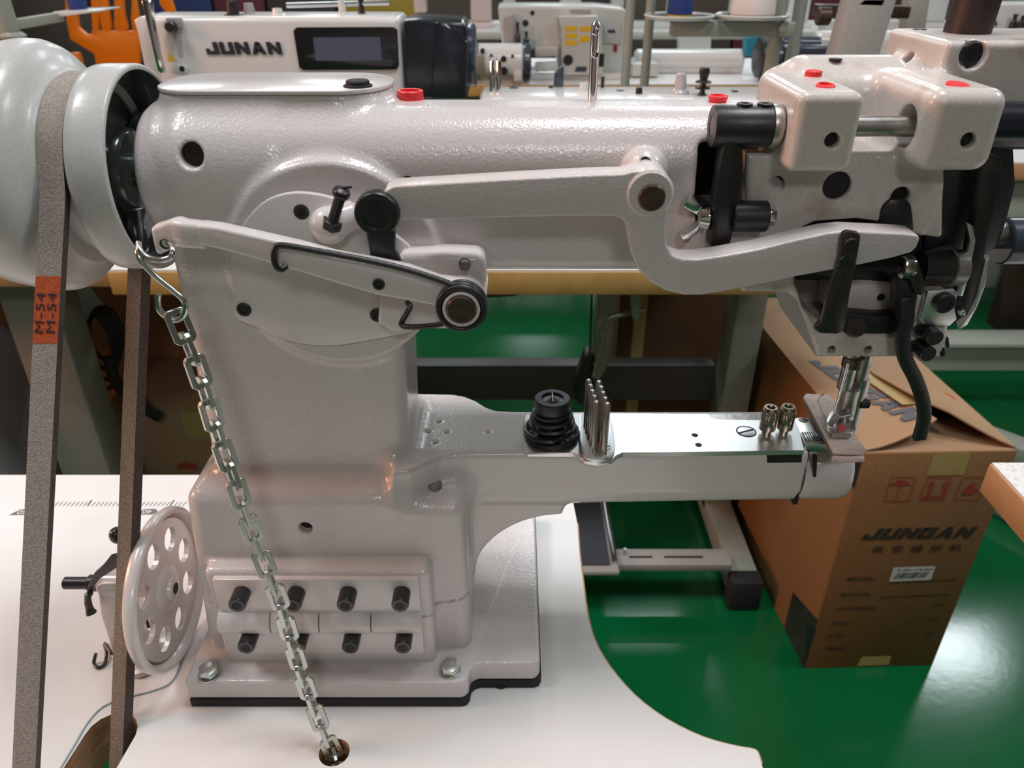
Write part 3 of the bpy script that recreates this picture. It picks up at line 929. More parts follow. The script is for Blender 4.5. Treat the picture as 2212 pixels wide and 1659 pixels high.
# ---- torsion spring round the pin
W = 0.00155
coil = []
for i in range(0, 61):
    a = math.radians(100-i*18)
    coil.append(pc+Vector((0.0108*math.cos(a), 0.0045-0.0032*i/60*2.2, 0.0108*math.sin(a))))
top = [PY(618,575,0.3435), PY(607,582,0.3412), PY(597,576,0.3402), PY(592,558,0.3400), PY(595,538,0.3398), PY(610,530,0.3398), PY(700,545,0.3398), PY(790,562,0.3398), PY(870,580,0.3396), PY(935,600,0.3394), PY(980,616,0.3390)]
top = smooth_path(top, 5)
low = smooth_path([PY(955,700,0.3425), PY(920,705,0.345), PY(880,706,0.350), PY(868,702,0.352), PY(868,695,0.352), PY(878,678,0.354), PY(886,662,0.356), PY(880,654,0.360)], 5)
MB().tube(top, W, 10).build('spring_upper_arm', BLACK, mach)
mb = MB()
for k in range(3):
    mb = MB().tube([pc+Vector((0.0110*math.cos(2*math.pi*i/48), -0.0012+0.0030*k, 0.0110*math.sin(2*math.pi*i/48))) for i in range(48)], W, 10, closed=True)
    mb.build('spring_coil', BLACK, mach)
MB().tube(low, W*0.95, 10).build('spring_lower_arm', BLACK, mach)

# ---- presser lifting bar: long bar, elbow and tapered tip, one piece
bar = [(818,440),(830,412),(850,402),(950,396),(1100,387),(1250,379),(1345,376),(1368,370),(1392,368),(1420,374),(1441,392),(1450,418),(1448,442),(1440,470),(1438,500),(1440,530),(1452,552),(1475,560),(1510,560),(1560,553),(1640,538),(1720,518),(1790,503),(1830,499),(1900,502),(1960,505),(1984,508),(1988,516),(1980,535),(1968,546),(1930,557),(1860,572),(1800,583),(1720,598),(1640,615),(1570,629),(1520,637),(1480,638),(1440,629),(1405,610),(1378,582),(1364,550),(1357,515),(1354,492),(1346,474),(1330,468),(1250,467),(1100,470),(950,474),(870,476),(840,470)]
slab_y('lifting_bar', bar, 357, 372, PAINT, mach, 0.0045, 0, 4)
bc = PY(1405, 420, 0.3555)
MB().cyl(bc, bc+YV*0.030, 0.0112, seg=40, ch=0.0012).build('bar_boss', PAINT, mach)
bc2 = PY(1408, 428, 0.3552)
MB().cyl(bc2-YV*0.0006, bc2+YV*0.004, 0.0065, seg=36, ch=0.0008).build('bar_pin', BROWNSTEEL, mach)
# boss on the arm above the bar pivot
c = PY(1400, 380, 0.374)
mb = MB().sphere(c+Vector((0,0.0135,-0.001)), 0.0130, 24, 14, (0.95, 1.0, 0.95))
mb.build('pivot_lug', PAINT, mach, sharp=60)
c = PY(1394, 349, 0.3745)
MB().lathe([(-0.0006,0.0030),(-0.0006,0.0024),(0.001,0.0022),(0.001,0)], c, (0,0.6,-0.8), 18).build('set_screw', BLACK, mach)

# ---- bed cover plate (ground steel) with its fittings
BZ = 173.0
def bz(u, v): 
    p = PZ(u, v, ZT+BZ/1000.0); return (p.x*1000, p.y*1000)
plan = [bz(u, v) for u, v in ((1134,900),(1138,894),(1200,892),(1400,893),(1532,896),(1537,904),(1560,906),(1722,908),(1738,973),(1600,975),(1450,977),(1345,978),(1332,984),(1322,993),(1290,997),(1262,993),(1250,985),(1238,978),(1140,978),(1133,973))]
bp = prism_z('bed_plate', plan, 169.6, BZ, BRUSHED, mach, 0.0003, 1)
cb = [bz(u, v) for u, v in ((1253,905),(1262,898),(1300,898),(1314,903),(1322,925),(1328,965),(1325,985),(1312,994),(1290,997),(1268,994),(1256,983),(1250,945))]
base_ = prism_z('pin_comb_base', cb, BZ, BZ+2.4, BRUSHED, mach, 0.0007, 2, smooth=3)
for (u, v) in ((1306,918),(1308,966)):
    p = PZ(u, v, ZT+(BZ+2.5)/1000.0)
    s_ = MB().lathe([(0,0.0030),(0.0003,0.0027),(0.0003,0)], p, (0,0,1), 18).build('slotted_screw', STEEL, base_)
    MB().beam(p+Vector((-0.0026,-0.0006,0.0004)), p+Vector((0.0026,0.0006,0.0004)), 0.0007, 0.0002).build('slot', DARK, s_)
# the ten pins of the comb
tips = [((1276,807),(1290,801)),((1279,822),(1293,815)),((1281,836),(1295,830)),((1285,850),(1297,846)),((1287,850),(1300,858))]
for k in range(5):
    for j in range(2):
        yb = 0.4135-0.0065*k-0.002*j
        xb = 0.0475+0.0062*j+0.0006*k
        pb_ = Vector((xb, yb, ZT+(BZ+2.4)/1000.0))
        hgt_ = 0.0355
        MB().lathe([(0,0.00185),(hgt_-0.001,0.00185),(hgt_,0.0011),(hgt_,0)], pb_, (0.0, 0.0, 1), 14).build('comb_pin', STEEL, mach)
# tension knob with conical spring
kc = PZ(1191, 940, ZT+BZ/1000.0)
knob = MB().lathe([(0,0),(0,0.0085),(0.018,0.0080),(0.020,0.0110),(0.0225,0.0114),(0.0270,0.0112),(0.0278,0.0104),(0.0278,0.0070),(0.0266,0.0066),(0.0268,0.0045),(0.0285,0.0015),(0.0285,0)], kc, (0,0,1), 40).build('tension_knob', BLACK, mach)
MB().beam(kc+Vector((0,-0.0055,0.0284)), kc+Vector((0,0.0055,0.0284)), 0.0006, 0.0006).build('slot', STEEL, knob)
spr = []
for i in range(5*28+1):
    t = i/(5*28)
    a = 2*math.pi*5*t
    r = 0.0166*(1-t)+0.0110*t if t > 0.35 else 0.0166
    spr.append(kc+Vector((r*math.cos(a), r*math.sin(a), 0.0016+0.0175*max(0, t-0.12)/0.88)))
MB().tube(spr, 0.0013, 8).build('conical_spring', BLACK, knob)
MB().ring(kc, kc+ZV*0.0016, 0.0168, 0.0090, 40, 0.0003).build('spring_washer', BLACK, knob)
# two knurled knobs
for (u, v, lean) in ((1655, 935, 0.0), (1692, 933, 0.0)):
    c = PZ(u, v, ZT+BZ/1000.0)
    H = 0.0195; pr = [(0,0),(0,0.0030),(0.002,0.0030),(0.0035,0.0052),(0.0155,0.0052),(0.0160,0.0050),(0.0165,0.0050),(0.0180,0.0048),(0.0194,0.0040),(0.0194,0.0026),(0.0180,0.0022),(0.0180,0)]
    kb = MB().lathe(pr, c, (0,0,1), 30).build('knurled_knob', NICKEL, mach)
    for kk in range(26):
        a = 2*math.pi*kk/26
        dd = Vector((math.cos(a), math.sin(a), 0))
        if dd.y > 0.35: continue
        MB().beam(c+dd*0.0052+ZV*0.0120, c+dd*0.0052+ZV*0.0152, 0.0005, 0.0005, dd).build('knurl_rib', NICKEL, kb)
    MB().cyl(c+ZV*0.0181, c+ZV*0.01815, 0.0022, seg=16).build('knob_bore', DARK, kb)
    for zz_ in (0.0112, 0.0080):
        MB().ring(c+ZV*zz_, c+ZV*(zz_+0.0004), 0.00525, 0.005, 26).build('knob_groove', BLACK2, kb)
# slotted plate screw, small holes
p = PZ(1612, 932, ZT+(BZ+0.05)/1000.0)
s_ = MB().lathe([(0,0.0058),(0.0002,0.0052),(0.0002,0)], p, (0,0,1), 26).build('plate_screw', BRUSHED, mach)
MB().ring(p-ZV*0.0001, p+ZV*0.00015, 0.0064, 0.0057, 26).build('screw_gap', DARK, s_)
MB().beam(p+Vector((-0.0050,-0.0020,0.0003)), p+Vector((0.0050,0.0020,0.0003)), 0.0012, 0.0002).build('slot', DARK, s_)
for u, v in ((1501,940),(1509,961)):
    p = PZ(u, v, ZT+(BZ+0.03)/1000.0)
    MB().cyl(p, p+ZV*0.0001, 0.0021, seg=16).build('plate_hole', DARK, bp)
# end of the bed: cap, throat plate, dark slots
ecap = MB()
def sect(x, r, n=30):
    out = []
    for i in range(n):
        a = 2*math.pi*i/n
        y_ = 417.5+r*math.cos(a); z_ = 146+r*0.96*math.sin(a)
        z_ = min(z_, 168)
        out.append(M(x, y_, z_))
    return out
secs = [sect(186.5, 24.6), sect(187.5, 25.2), sect(214, 25.2), sect(217.5, 24.0), sect(219, 21)]
vs, fs = [], []
for s_ in secs: vs += s_
n = 30
for i in range(len(secs)-1):
    for k in range(n):
        l = (k+1) % n
        fs.append((i*n+k, i*n+l, (i+1)*n+l, (i+1)*n+k))
fs.append(tuple(range(n))); fs.append(tuple((len(secs)-1)*n+k for k in range(n)))
ecap.add(vs, fs).build('bed_end_cap', PAINT2, mach, sharp=45)
MB().box(M(184, 397, 126), M(187, 438, 167)).build('cap_joint', DARK, mach)
slab_y('cap_slot', [(1757,985),(1766,985),(1763,1030),(1758,1031)], 391.6, 394, DARK, mach)
slab_y('shuttle_slot', [(1640,998),(1656,997),(1656,982),(1733,982),(1733,1009),(1640,1011)], 392.6, 396, DARK, mach)
slab_y('shuttle_cover', [(1657,983),(1732,983),(1732,999),(1657,1000)], 392.3, 394, BLACK2, mach)
socket_screw(1685, 1044, 393.2, 0.0027, BLACK, mach, 'end_screw')
tp_ = [bz(u, v) for u, v in ((1714,903),(1757,903),(1790,960),(1738,960))]
prism_z('throat_plate', tp_, 169.5, BZ+0.3, BRUSHED, mach, 0.0004)
p = PZ(1735, 907, ZT+(BZ+0.35)/1000.0)
s_ = MB().lathe([(0,0.0033),(0.0002,0.0030),(0.0002,0)], p, (0,0,1), 22).build('throat_screw', STEEL, mach)
MB().beam(p+Vector((-0.002,0.001,0.0003)), p+Vector((0.002,-0.001,0.0003)), 0.0007, 0.0002).build('slot', DARK, s_)
fd = [bz(u, v) for u, v in ((1730,937),(1790,937),(1800,955),(1741,957))]
fo = prism_z('feed_dog', fd, 166, BZ+1.2, STEEL, mach, 0.0003)
for k in range(12):
    a = Vector((fd[0][0]+(fd[1][0]-fd[0][0])*k/12, fd[0][1]+(fd[1][1]-fd[0][1])*k/12, 0)); b = Vector((fd[3][0]+(fd[2][0]-fd[3][0])*k/12, fd[3][1]+(fd[2][1]-fd[3][1])*k/12, 0))
    MB().beam(M(a.x+0.6, a.y, BZ+1.3), M(b.x+0.6, b.y, BZ+1.3), 0.0006, 0.0004).build('feed_tooth', BLACK2, fo)
p = PZ(1765, 947, ZT+(BZ+1.45)/1000.0)
MB().cyl(p, p+ZV*0.0002, 0.0028, seg=18).build('feed_hole', DARK, fo)

# ================================================================== head of the machine
def H(pts, Y): return [px(u, v, Y) for u, v in pts]
HP = H([(1612,330),(1610,400),(1612,480),(1604,560),(1600,630),(1700,632),(1722,650),(1742,700),(1764,771),(2028,771),(2046,738),(2050,640),(2050,560),(2036,520),(2038,330)], 385)
RC = H([(1716,520),(1730,492),(1760,478),(1850,472),(1960,486),(1990,508),(2070,520),(2070,625),(2000,630),(1960,640),(1948,700),(1930,722),(1790,716),(1765,690),(1735,660),(1716,610)], 385)
LOBE = H([(1900,340),(2034,340),(2036,400),(2028,445),(2010,480),(1990,506),(1960,500),(1930,480),(1900,470)], 384)
HH = []
for (u, v, r, Y, dp) in ((1678,400,4.2,383,14),(1810,403,7.0,383,40),(1797,756,2.4,384,12),(1876,756,2.4,384,12),(1798,303,3.4,365,20),(2092,303,3.4,365,20),(1945,424,4.6,383,40)):
    x_, z_ = px(u, v, Y); HH.append((1, (x_, z_), r, Y-40, Y+dp))
def head(p):
    x, y, z = p
    d = polyext(p, 'xz', HP, 383.5, 456, 3.0)
    l1 = box2(p, (129.5, 364.5, 351), (160, 428, 387), 4.5)
    l2 = box2(p, (190, 364.5, 351), (226, 432, 388), 7.0)
    d = smin(d, l1, 5)
    d = smin(d, l2, 5)
    nk = box2(p, (140, 424, 340), (230, 470, 384), 8)
    d = smin(d, nk, 8)
    dome = cylz(p, 0, (450, 366), 26.5, 150, 214, 9)
    d = smin(d, dome, 8)
    cap = box2(p, (223, 429, 352), (305, 499, 401.5), 3.5)
    capl = box2(p, (217, 452, 350), (240, 484, 388), 6)
    d = smin(d, smin(cap, capl, 8), 6)
    d = smax(d, -polyext(p, 'xz', RC, 350, 424), 3)
    lobe = polyext(p, 'xz', LOBE, 383, 410, 3)
    d = smin(d, lobe, 3)
    for (ax_, c, r, lo, hi) in HH:
        d = smax(d, -cylz(p, ax_, c, r, lo, hi), 1.5)
    d = smax(d, -cylz(p, 0, (384, 368.5), 5.2, 120, 170), 1)     # shaft bores
    d = smax(d, -cylz(p, 0, (384, 368.5), 10.0, 186, 214), 1)
    xh, zh = px(2105, 120, 428)
    d = smax(d, -cylz(p, 1, (xh, zh), 7.0, 420, 440), 1.5)
    d = smax(d, -cylz(p, 0, (463, 387), 5.0, 205, 234), 1.5)
    return d
V, Q, N = sdf_mesh(head, (92, 355, 225), (312, 500, 406), 1.3)
np_mesh('head_casting', V, Q, N, PAINT_OLD, mach)
# dark discs painting in the shade inside the bores
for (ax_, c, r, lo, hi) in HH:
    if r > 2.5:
        MB().cyl(M(c[0], lo+40+min(3.2, r), c[1]), M(c[0], lo+40+min(3.2, r)+1, c[1]), (r+0.6)/1000.0, seg=22).build('bore_shade_disc', DARK, mach)
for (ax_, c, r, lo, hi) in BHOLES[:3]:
    MB().cyl(M(c[0], lo+40+5, c[1]), M(c[0], lo+40+6, c[1]), (r+0.6)/1000.0, seg=22).build('bore_shade_disc', DARK, mach)
MB().box(M(CAV0[0]+1, 428, CAV0[2]+1), M(CAV1[0]-1, 439, CAV1[2]-1)).build('arm_cavity_shade', DARK, mach)  # dark block painting in the shade at the back of the cavity
MB().cyl(M(212, sy, sz) if False else M(212, 384, 368.5), M(214, 384, 368.5), 0.0105, seg=24).build('bore_shade_disc', DARK, mach)
# shaft across the two lugs
sy, sz = 384, 368.5
rod('rocker_shaft', M(112, sy, sz), M(232, sy, sz), 0.0049, STEEL, mach, 28)
MB().lathe([(0,0.008),(0.001,0.0102),(0.0035,0.0106),(0.0055,0.0098),(0.0058,0.005)], M(123.4, sy, sz), (1,0,0), 32).build('shaft_collar', STEEL, mach)
hub = MB().lathe([(0,0.0050),(0,0.0094),(0.0006,0.0098),(0.0275,0.0098),(0.0275,0.005)], M(96.5, sy, sz), (1,0,0), 36).build('rocker_hub', BLACK, mach)
MB().cyl(M(96.7, sy, sz), M(97.4, sy, sz), 0.0048, seg=24).build('shaft_end', BROWNSTEEL, hub)
for (u, v) in ((1608,231),(1652,231)):
    c = PY(u, v, 0.384); c.z = ZT+(sz+9.2)/1000.0
    MB().ring(c, c+ZV*0.0016, 0.0038, 0.0021, 22, 0.0003).build('hub_screw', BLACK, hub)
# long black rocker arm hanging from the hub
mb = MB()
ra = [PX(1585,285,0.0985), PX(1568,400,0.0985), PX(1560,470,0.0985), PX(1552,530,0.0985)]
Pf = pp([(1590,300),(1607,330),(1600,420),(1590,480),(1578,530),(1568,541),(1542,541),(1532,532),(1536,490),(1545,420),(1556,350),(1566,300),(1575,270),(1590,262)], 376)
ro = MB().prism(Pf, (0.0, 0.011, 0)).build('rocker_arm', BLACK, mach, bevel=0.0016, bseg=2)
slab_y('rocker_slot', [(1541,482),(1548,482),(1545,525),(1540,526)], 375.6, 377, DARK, ro)
# pivot cylinder, hex end and wing screw on the rocker arm
w0 = PY(1585, 467, 0.379)
MB().cyl(w0-XV*0.001, w0+XV*0.0165, 0.0078, seg=30, ch=0.0006).build('link_sleeve', BLACK, mach)
MB().hexhead(w0+XV*0.0165, w0+XV*0.0205, 0.0050, 0.2).build('hex_end', CHROME, mach, bevel=0.0004)
wn = PY(1530, 470, 0.3815)
wing = MB().lathe([(0,0.0030),(0.001,0.0048),(0.005,0.0062),(0.0055,0.0062),(0.0055,0)], wn-XV*0.0060, (1,0,0), 24).build('wing_screw', CHROME, mach)
for s_ in (1, -1):
    a = wn+Vector((-0.0040, -0.002, 0.0030*s_)); b = wn+Vector((-0.0135, -0.004, 0.0105*s_))
    MB().prism([a+ZV*0.0032*s_, a-ZV*0.0026*s_, b-Vector((0.0008,0,0.0036*s_)), b+Vector((0.0010,0,0.0012*s_)), b+Vector((0.0036,0,0.0020*s_))], (0, 0.0048, 0)).build('wing', CHROME, wing, bevel=0.0007)
MB().cyl(wn-XV*0.003, wn+XV*0.004, 0.0030, seg=20).build('wing_thread', STEEL, wing)

# cap block fittings
xh, zh = px(2105, 120, 428)
socket_screw(2103, 118, 434, 0.0066, BLACK, mach, 'cap_screw')
rod('presser_tube', M(255, 472, 401), M(258, 472, 470), 0.0122, mat('dark_brown_tube', (0.030, 0.016, 0.016), 0.5, bump=(400, 0.2, 0.001)), mach, 36)
MB().lathe([(0,0.004),(0.0004,0.0035),(0.0004,0)], M(236, 488, 401.6), (0,0,1), 18).build('cap_top_screw', BLACK, mach)
# red plugs
red_cap('red_oil_cap', M(146.5, 381, 386.6), 0.0044, 0.0016, 0, (0,-0.12,1), 0.4)
red_cap('red_oil_plug', M(207, 379, 387.6), 0.0052, 0.0012, 0, (0.05,-0.12,1), 0.98)
red_cap('red_oil_cap', M(152, 414, 386.6), 0.0042, 0.0030, 0, (0,0,1), 0.9)
c = M(172, 440, 391.3)
MB().cyl(c, c+ZV*0.0006, 0.0035, seg=14).build('dome_hole', DARK, mach)

# ---- black mechanism in the recess
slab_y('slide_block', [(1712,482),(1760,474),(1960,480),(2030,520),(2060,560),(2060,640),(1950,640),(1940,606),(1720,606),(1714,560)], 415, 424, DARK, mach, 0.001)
slab_y('feed_link', [(1735,585),(1760,575),(1850,570),(1950,590),(2010,560),(2080,540),(2080,615),(2000,620),(1950,640),(1850,612),(1760,606),(1720,610)], 398, 412, BLACK2, mach, 0.003)
slab_y('inner_block', [(1806,618),(1872,612),(1930,616),(1952,634),(1950,672),(1930,684),(1800,690)], 393, 420, PAINT_OLD, mach, 0.004)
c = PY(1903, 642, 0.3928)
MB().cyl(c-YV*0.0003, c+YV*0.001, 0.0021, seg=16).build('inner_hole', DARK, mach)
slab_y('lower_link', [(1800,680),(1830,676),(1900,682),(1960,680),(1962,716),(1920,722),(1880,728),(1850,724),(1810,712)], 385, 396, BLACK, mach, 0.0022)
MB().cyl(PY(1850, 706, 0.382), PY(1850, 706, 0.390), 0.0055, seg=24, ch=0.0005).build('link_pin', BLACK2, mach)
slab_y('strap_link', [(1820,505),(1832,499),(1856,503),(1860,512),(1855,545),(1846,590),(1836,640),(1828,690),(1822,716),(1808,722),(1772,721),(1761,714),(1762,703),(1776,694),(1786,650),(1796,610),(1806,585),(1814,555)], 353.2, 356.8, BLACK2, mach, 0.0009)
for (u, v) in ((1838,530),(1826,566)):
    c = PY(u, v, 0.3530)
    MB().lathe([(0,0.0036),(-0.0010,0.0033),(-0.0011,0)], c, (0,1,0), 20).build('strap_screw', BLACK, mach)
# finger guard
fg = smooth_path([PY(1958,640,0.378), PY(1958,690,0.376), PY(1950,730,0.376), PY(1956,775,0.377), PY(1978,820,0.380), PY(1993,865,0.384), PY(1996,905,0.388), PY(1985,948,0.392)], 6)
MB().strap(fg, 0.0078, 0.0042, XV).build('finger_guard', BLACK, mach, bevel=0.0012)
slab_y('guard_holder', [(1940,600),(1968,606),(1985,640),(1976,690),(1962,700),(1940,690)], 377, 388, BLACK, mach, 0.0016)
slab_y('pointed_lever', [(1962,560),(1982,556),(1996,600),(2002,632),(1994,640),(1980,638),(1966,600)], 374, 380, BLACK2, mach, 0.0012)
c = PY(1946, 578, 0.376)
MB().hexhead(c, c+XV*0.006, 0.006, 0.1).build('clamp_hex', CHROME, mach, bevel=0.0005)
slab_y('black_guide_block', [(1908,448),(1925,430),(1958,428),(1972,444),(1976,470),(1978,508),(1900,508)], 380, 396, BLACK, mach, 0.003)
# right side: shafts, plate and brackets
rod('rear_shaft', M(226, sy+12, sz-2), M(300, sy+12, sz-2), 0.0115, NAVY, mach, 30)
rod('side_shaft', PY(1985, 578, 0.395), PY(2075, 578, 0.395), 0.0095, BLACK2, mach, 28)
MB().cyl(PY(2048,578,0.395), PY(2078,578,0.395), 0.0101, seg=28, ch=0.0006).build('shaft_bush', STEEL, mach)
slab_y('side_plate', [(2040,330),(2130,300),(2195,300),(2200,400),(2180,480),(2160,540),(2120,560),(2085,540),(2060,600),(1995,600),(1995,500),(2030,440)], 412, 432, BLACK, mach, 0.004)
slab_y('side_link', [(2125,330),(2168,340),(2160,430),(2140,500),(2128,560),(2112,640),(2098,680),(2078,700),(2064,704),(2058,690),(2068,650),(2090,560),(2106,470)], 396, 404, BLACK2, mach, 0.002)
rod('cross_shaft', PY(2120, 505, 0.425), PY(2290, 505, 0.425), 0.0085, STEEL, mach, 26)
MB().cyl(PY(2160,520,0.423), PY(2212,520,0.423), 0.0135, seg=28, ch=0.001).build('shaft_clamp', NAVY2, mach)
slab_y('guide_strip', [(2088,480),(2102,488),(2108,520),(2092,600),(2080,640),(2070,640),(2080,590),(2096,520)], 392, 394.5, BRUSHED, mach, 0.0004)
slab_y('outer_strip', [(2130,560),(2138,562),(2128,620),(2110,665),(2090,702),(2072,712),(2070,700),(2092,680),(2112,640)], 390, 393, BRUSHED, mach, 0.0004)
slab_y('face_bracket', [(2004,630),(2062,626),(2070,634),(2062,664),(2068,690),(2050,706),(1994,702),(1988,690)], 379, 382, BRUSHED, mach, 0.0008)
socket_screw(2036, 651, 378.5, 0.0056, BLACK, mach, 'bracket_screw', 0.004)
MB().sphere(PY(2078, 674, 0.392), 0.0022, 14, 8).build('rivet', CHROME, mach)
for (u, v) in ((2012,722),(1997,757)):
    x_, z_ = px(u, v, 377)
    MB().cyl(M(x_, 372, z_), M(x_, 385, z_), 0.0044, seg=24, ch=0.0005).build('face_screw', BLACK, mach)
    MB().cyl(M(x_-4.5, 380, z_+0.3), M(x_-4.5, 385, z_+0.3), 0.0027, seg=16).build('face_pin', BLACK, mach)
for (pts) in ([(2046,736),(2049,730),(2051,748),(2046,752)], [(2034,765),(2040,752),(2042,766),(2036,772)]):
    slab_y('edge_notch', pts, 383, 385, DARK, mach)

# ---- needle bar, presser bar, needle, foot
nb0 = PY(1849, 765, 0.4130); nb1 = PY(1836, 835, 0.4130)
def vrod(name, u, v0, v1, Y, r, m, r1=None, ch=0.0, seg=26):
    a = PY(u, v0, Y); x_ = a.x
    # walk down vertically until the pixel row v1
    b = (v1-829.5)/FPX; t = Y/(_c-b*_s); z_ = ZC+t*(-_s-b*_c)
    return MB().cyl(a, Vector((x_, Y, z_)), r, r1, seg, ch).build(name, m, mach)
vrod('needle_bar', 1845, 752, 838, 0.4130, 0.0044, STEEL)
vrod('needle_bar_sleeve', 1845, 770, 790, 0.4130, 0.0062, BROWNSTEEL)
vrod('presser_bar', 1872, 752, 820, 0.4190, 0.0050, STEEL)
vrod('inner_foot_bar', 1838, 838, 912, 0.4130, 0.0056, STEEL, 0.0060)
vrod('outer_foot_bar', 1860, 818, 925, 0.4190, 0.0058, STEEL, 0.0056)
c = PY(1856, 872, 0.4150)
MB().cyl(c, c+XV*0.006, 0.0030, seg=18, ch=0.0004).build('foot_screw', BLACK, mach)
n0 = PY(1832, 785, 0.4060); n1 = Vector((n0.x-0.0005, 0.4075, ZT+0.176))
MB().tube([n0, (n0+n1)/2, n1], [0.0009, 0.0008, 0.0004], 10).build('needle', CHROME, mach)
FZ = ZT+0.1800
def fz(u, v, dz=0.0): return PZ(u, v, FZ+dz)
foot = MB()
pf = [fz(1782,917), fz(1790,900), fz(1815,888), fz(1840,892), fz(1846,935), fz(1838,946), fz(1795,946), fz(1784,930)]
foot.prism(pf, (0, 0, 0.0035))
fo_ = foot.build('presser_foot', STEEL, mach, bevel=0.0008)
MB().prism([fz(1786,918,0.004), fz(1800,896,0.009), fz(1836,886,0.011), fz(1842,900,0.011), fz(1812,906,0.008), fz(1796,925,0.004)], (0,0,0.0018)).build('foot_arch', STEEL, fo_, bevel=0.0005)
MB().prism([fz(1808,920,0.0037), fz(1822,914,0.0037), fz(1828,928,0.0037), fz(1812,934,0.0037)], (0,0,0.0005)).build('red_foot_insert', mat('red_foot_paint', (0.55, 0.10, 0.09), 0.5), fo_)

# ================================================================== leather sample under the foot
LZ = ZT+0.1752
lth = thing('leather_sample', 'folded pink-beige leather strip with a stitched seam under the presser foot', 'leather', PZ(1800, 930, LZ))
def lz(u, v, dz=0.0): return PZ(u, v, LZ+dz)
cr = [lz(1733,866), lz(1740,860), lz(1786,863), lz(1797,872), lz(1868,983), lz(1862,992), lz(1797,989)]
MB().prism(cr, (0,0,0.0016)).build('lower_layer', LEATHEREDGE, lth, bevel=0.0004)
cr2 = [p+Vector((0.0004,0.0006,0.0018)) for p in cr]
MB().prism(cr2, (0,0,0.0017)).build('upper_layer', LEATHER, lth, bevel=0.0005)
a, b = lz(1866,984,0.0017), lz(1799,990,0.0017)
MB().tube([lz(1799,991,0.0017), lz(1832,993,0.0017), lz(1864,991,0.0017)], 0.0019, 12).build('folded_edge', LEATHER, lth)
STITCH = mat('stitch_thread', (0.62, 0.50, 0.45), 0.7)
for k in range(9):
    t = k/9
    a = lz(1766+20*t*1.4, 866+62*t, 0.0036); b = lz(1766+20*(t+0.08)*1.4, 866+62*(t+0.08), 0.0036)
    MB().tube([a, (a+b)/2+ZV*0.0003, b], 0.0004, 6).build('stitch', STITCH, lth)
a = lz(1768, 866, 0.0036)
MB().tube(smooth_path([a, a+Vector((0.001,0.001,0.003)), a+Vector((0.0025,0.0,0.006)), a+Vector((0.001,-0.001,0.004))], 4), 0.0003, 6).build('thread_end', STITCH, lth)

# ================================================================== drive belt
belt = thing('drive_belt', 'grey woven V-belt running over the hand wheel down through the table slot', 'belt', M(-235, 330, 0))
C0 = Vector((422.0, 338.0)); R0 = 46.5            # (y, z) of the pulley, belt mid-line radius
def tangent(B, side):
    d = Vector(B)-C0; L = d.length; phi = math.atan2(d.y, d.x); al = math.acos(R0/L)
    a = phi+side*al
    return a
Bf = (250.0, 52.0); Bb = (318.0, -12.0)
af = tangent(Bf, -1); ab = tangent(Bb, 1)
def bx_(z, sl=0.135): return -222.5-(338.0-max(min(z, 338.0), -60.0))*sl
if af < ab: pass
pth, nrm = [], []
# from front lower end up to the pulley, over it, down at the back
Tf = C0+Vector((math.cos(af), math.sin(af)))*R0
Tb = C0+Vector((math.cos(ab), math.sin(ab)))*R0
def addp(y_, z_, n_, sl=0.135): pth.append(M(bx_(z_, sl), y_, z_)); nrm.append(Vector((0, n_[0], n_[1])))
df = (Vector(Bf)-Tf).normalized(); db = (Vector(Bb)-Tb).normalized()
nf = Vector((math.cos(af), math.sin(af))); nb_ = Vector((math.cos(ab), math.sin(ab)))
E1 = Tf+df*((Tf.y+75)/-df.y); E2 = Tb+db*((Tb.y+75)/-db.y)
for k in range(24):
    q = E1.lerp(Tf, k/24); addp(q.x, q.y, nf)
a_hi = af; a_lo = ab
while a_hi < a_lo: a_hi += 2*math.pi
for k in range(41):
    a = a_hi+(a_lo-a_hi)*k/40; addp(C0.x+R0*math.cos(a), C0.y+R0*math.sin(a), (math.cos(a), math.sin(a)))
for k in range(1, 25):
    q = Tb.lerp(E2, k/24); addp(q.x, q.y, nb_, 0.10)
vs, fs = [], []
WO, WI, HO, HI = 6.2, 4.3, 3.6, -4.4
for p, n_ in zip(pth, nrm):
    for sx, hh in ((-WO, HO), (WO, HO), (WI, HI), (-WI, HI)):
        vs.append(p+Vector((sx/1000.0, 0, 0))+n_*(hh/1000.0))
nP = len(pth)
top_f, rest = [], []
for i in range(nP-1):
    for k in range(4):
        l = (k+1) % 4
        (top_f if k == 0 else rest).append((i*4+k, i*4+l, (i+1)*4+l, (i+1)*4+k))
me = MB(); me.add(vs, top_f+rest+[(0,1,2,3), tuple((nP-1)*4+k for k in (3,2,1,0))])
bo = me.build('belt_band', BELT, belt, bevel=0.0)
bo.data.materials.append(BELTSIDE); bo.data.materials.append(BELTIN)
for i, f_ in enumerate(bo.data.polygons):
    if i >= len(top_f): f_.material_index = 2 if (i-len(top_f)) % 3 == 1 else 1
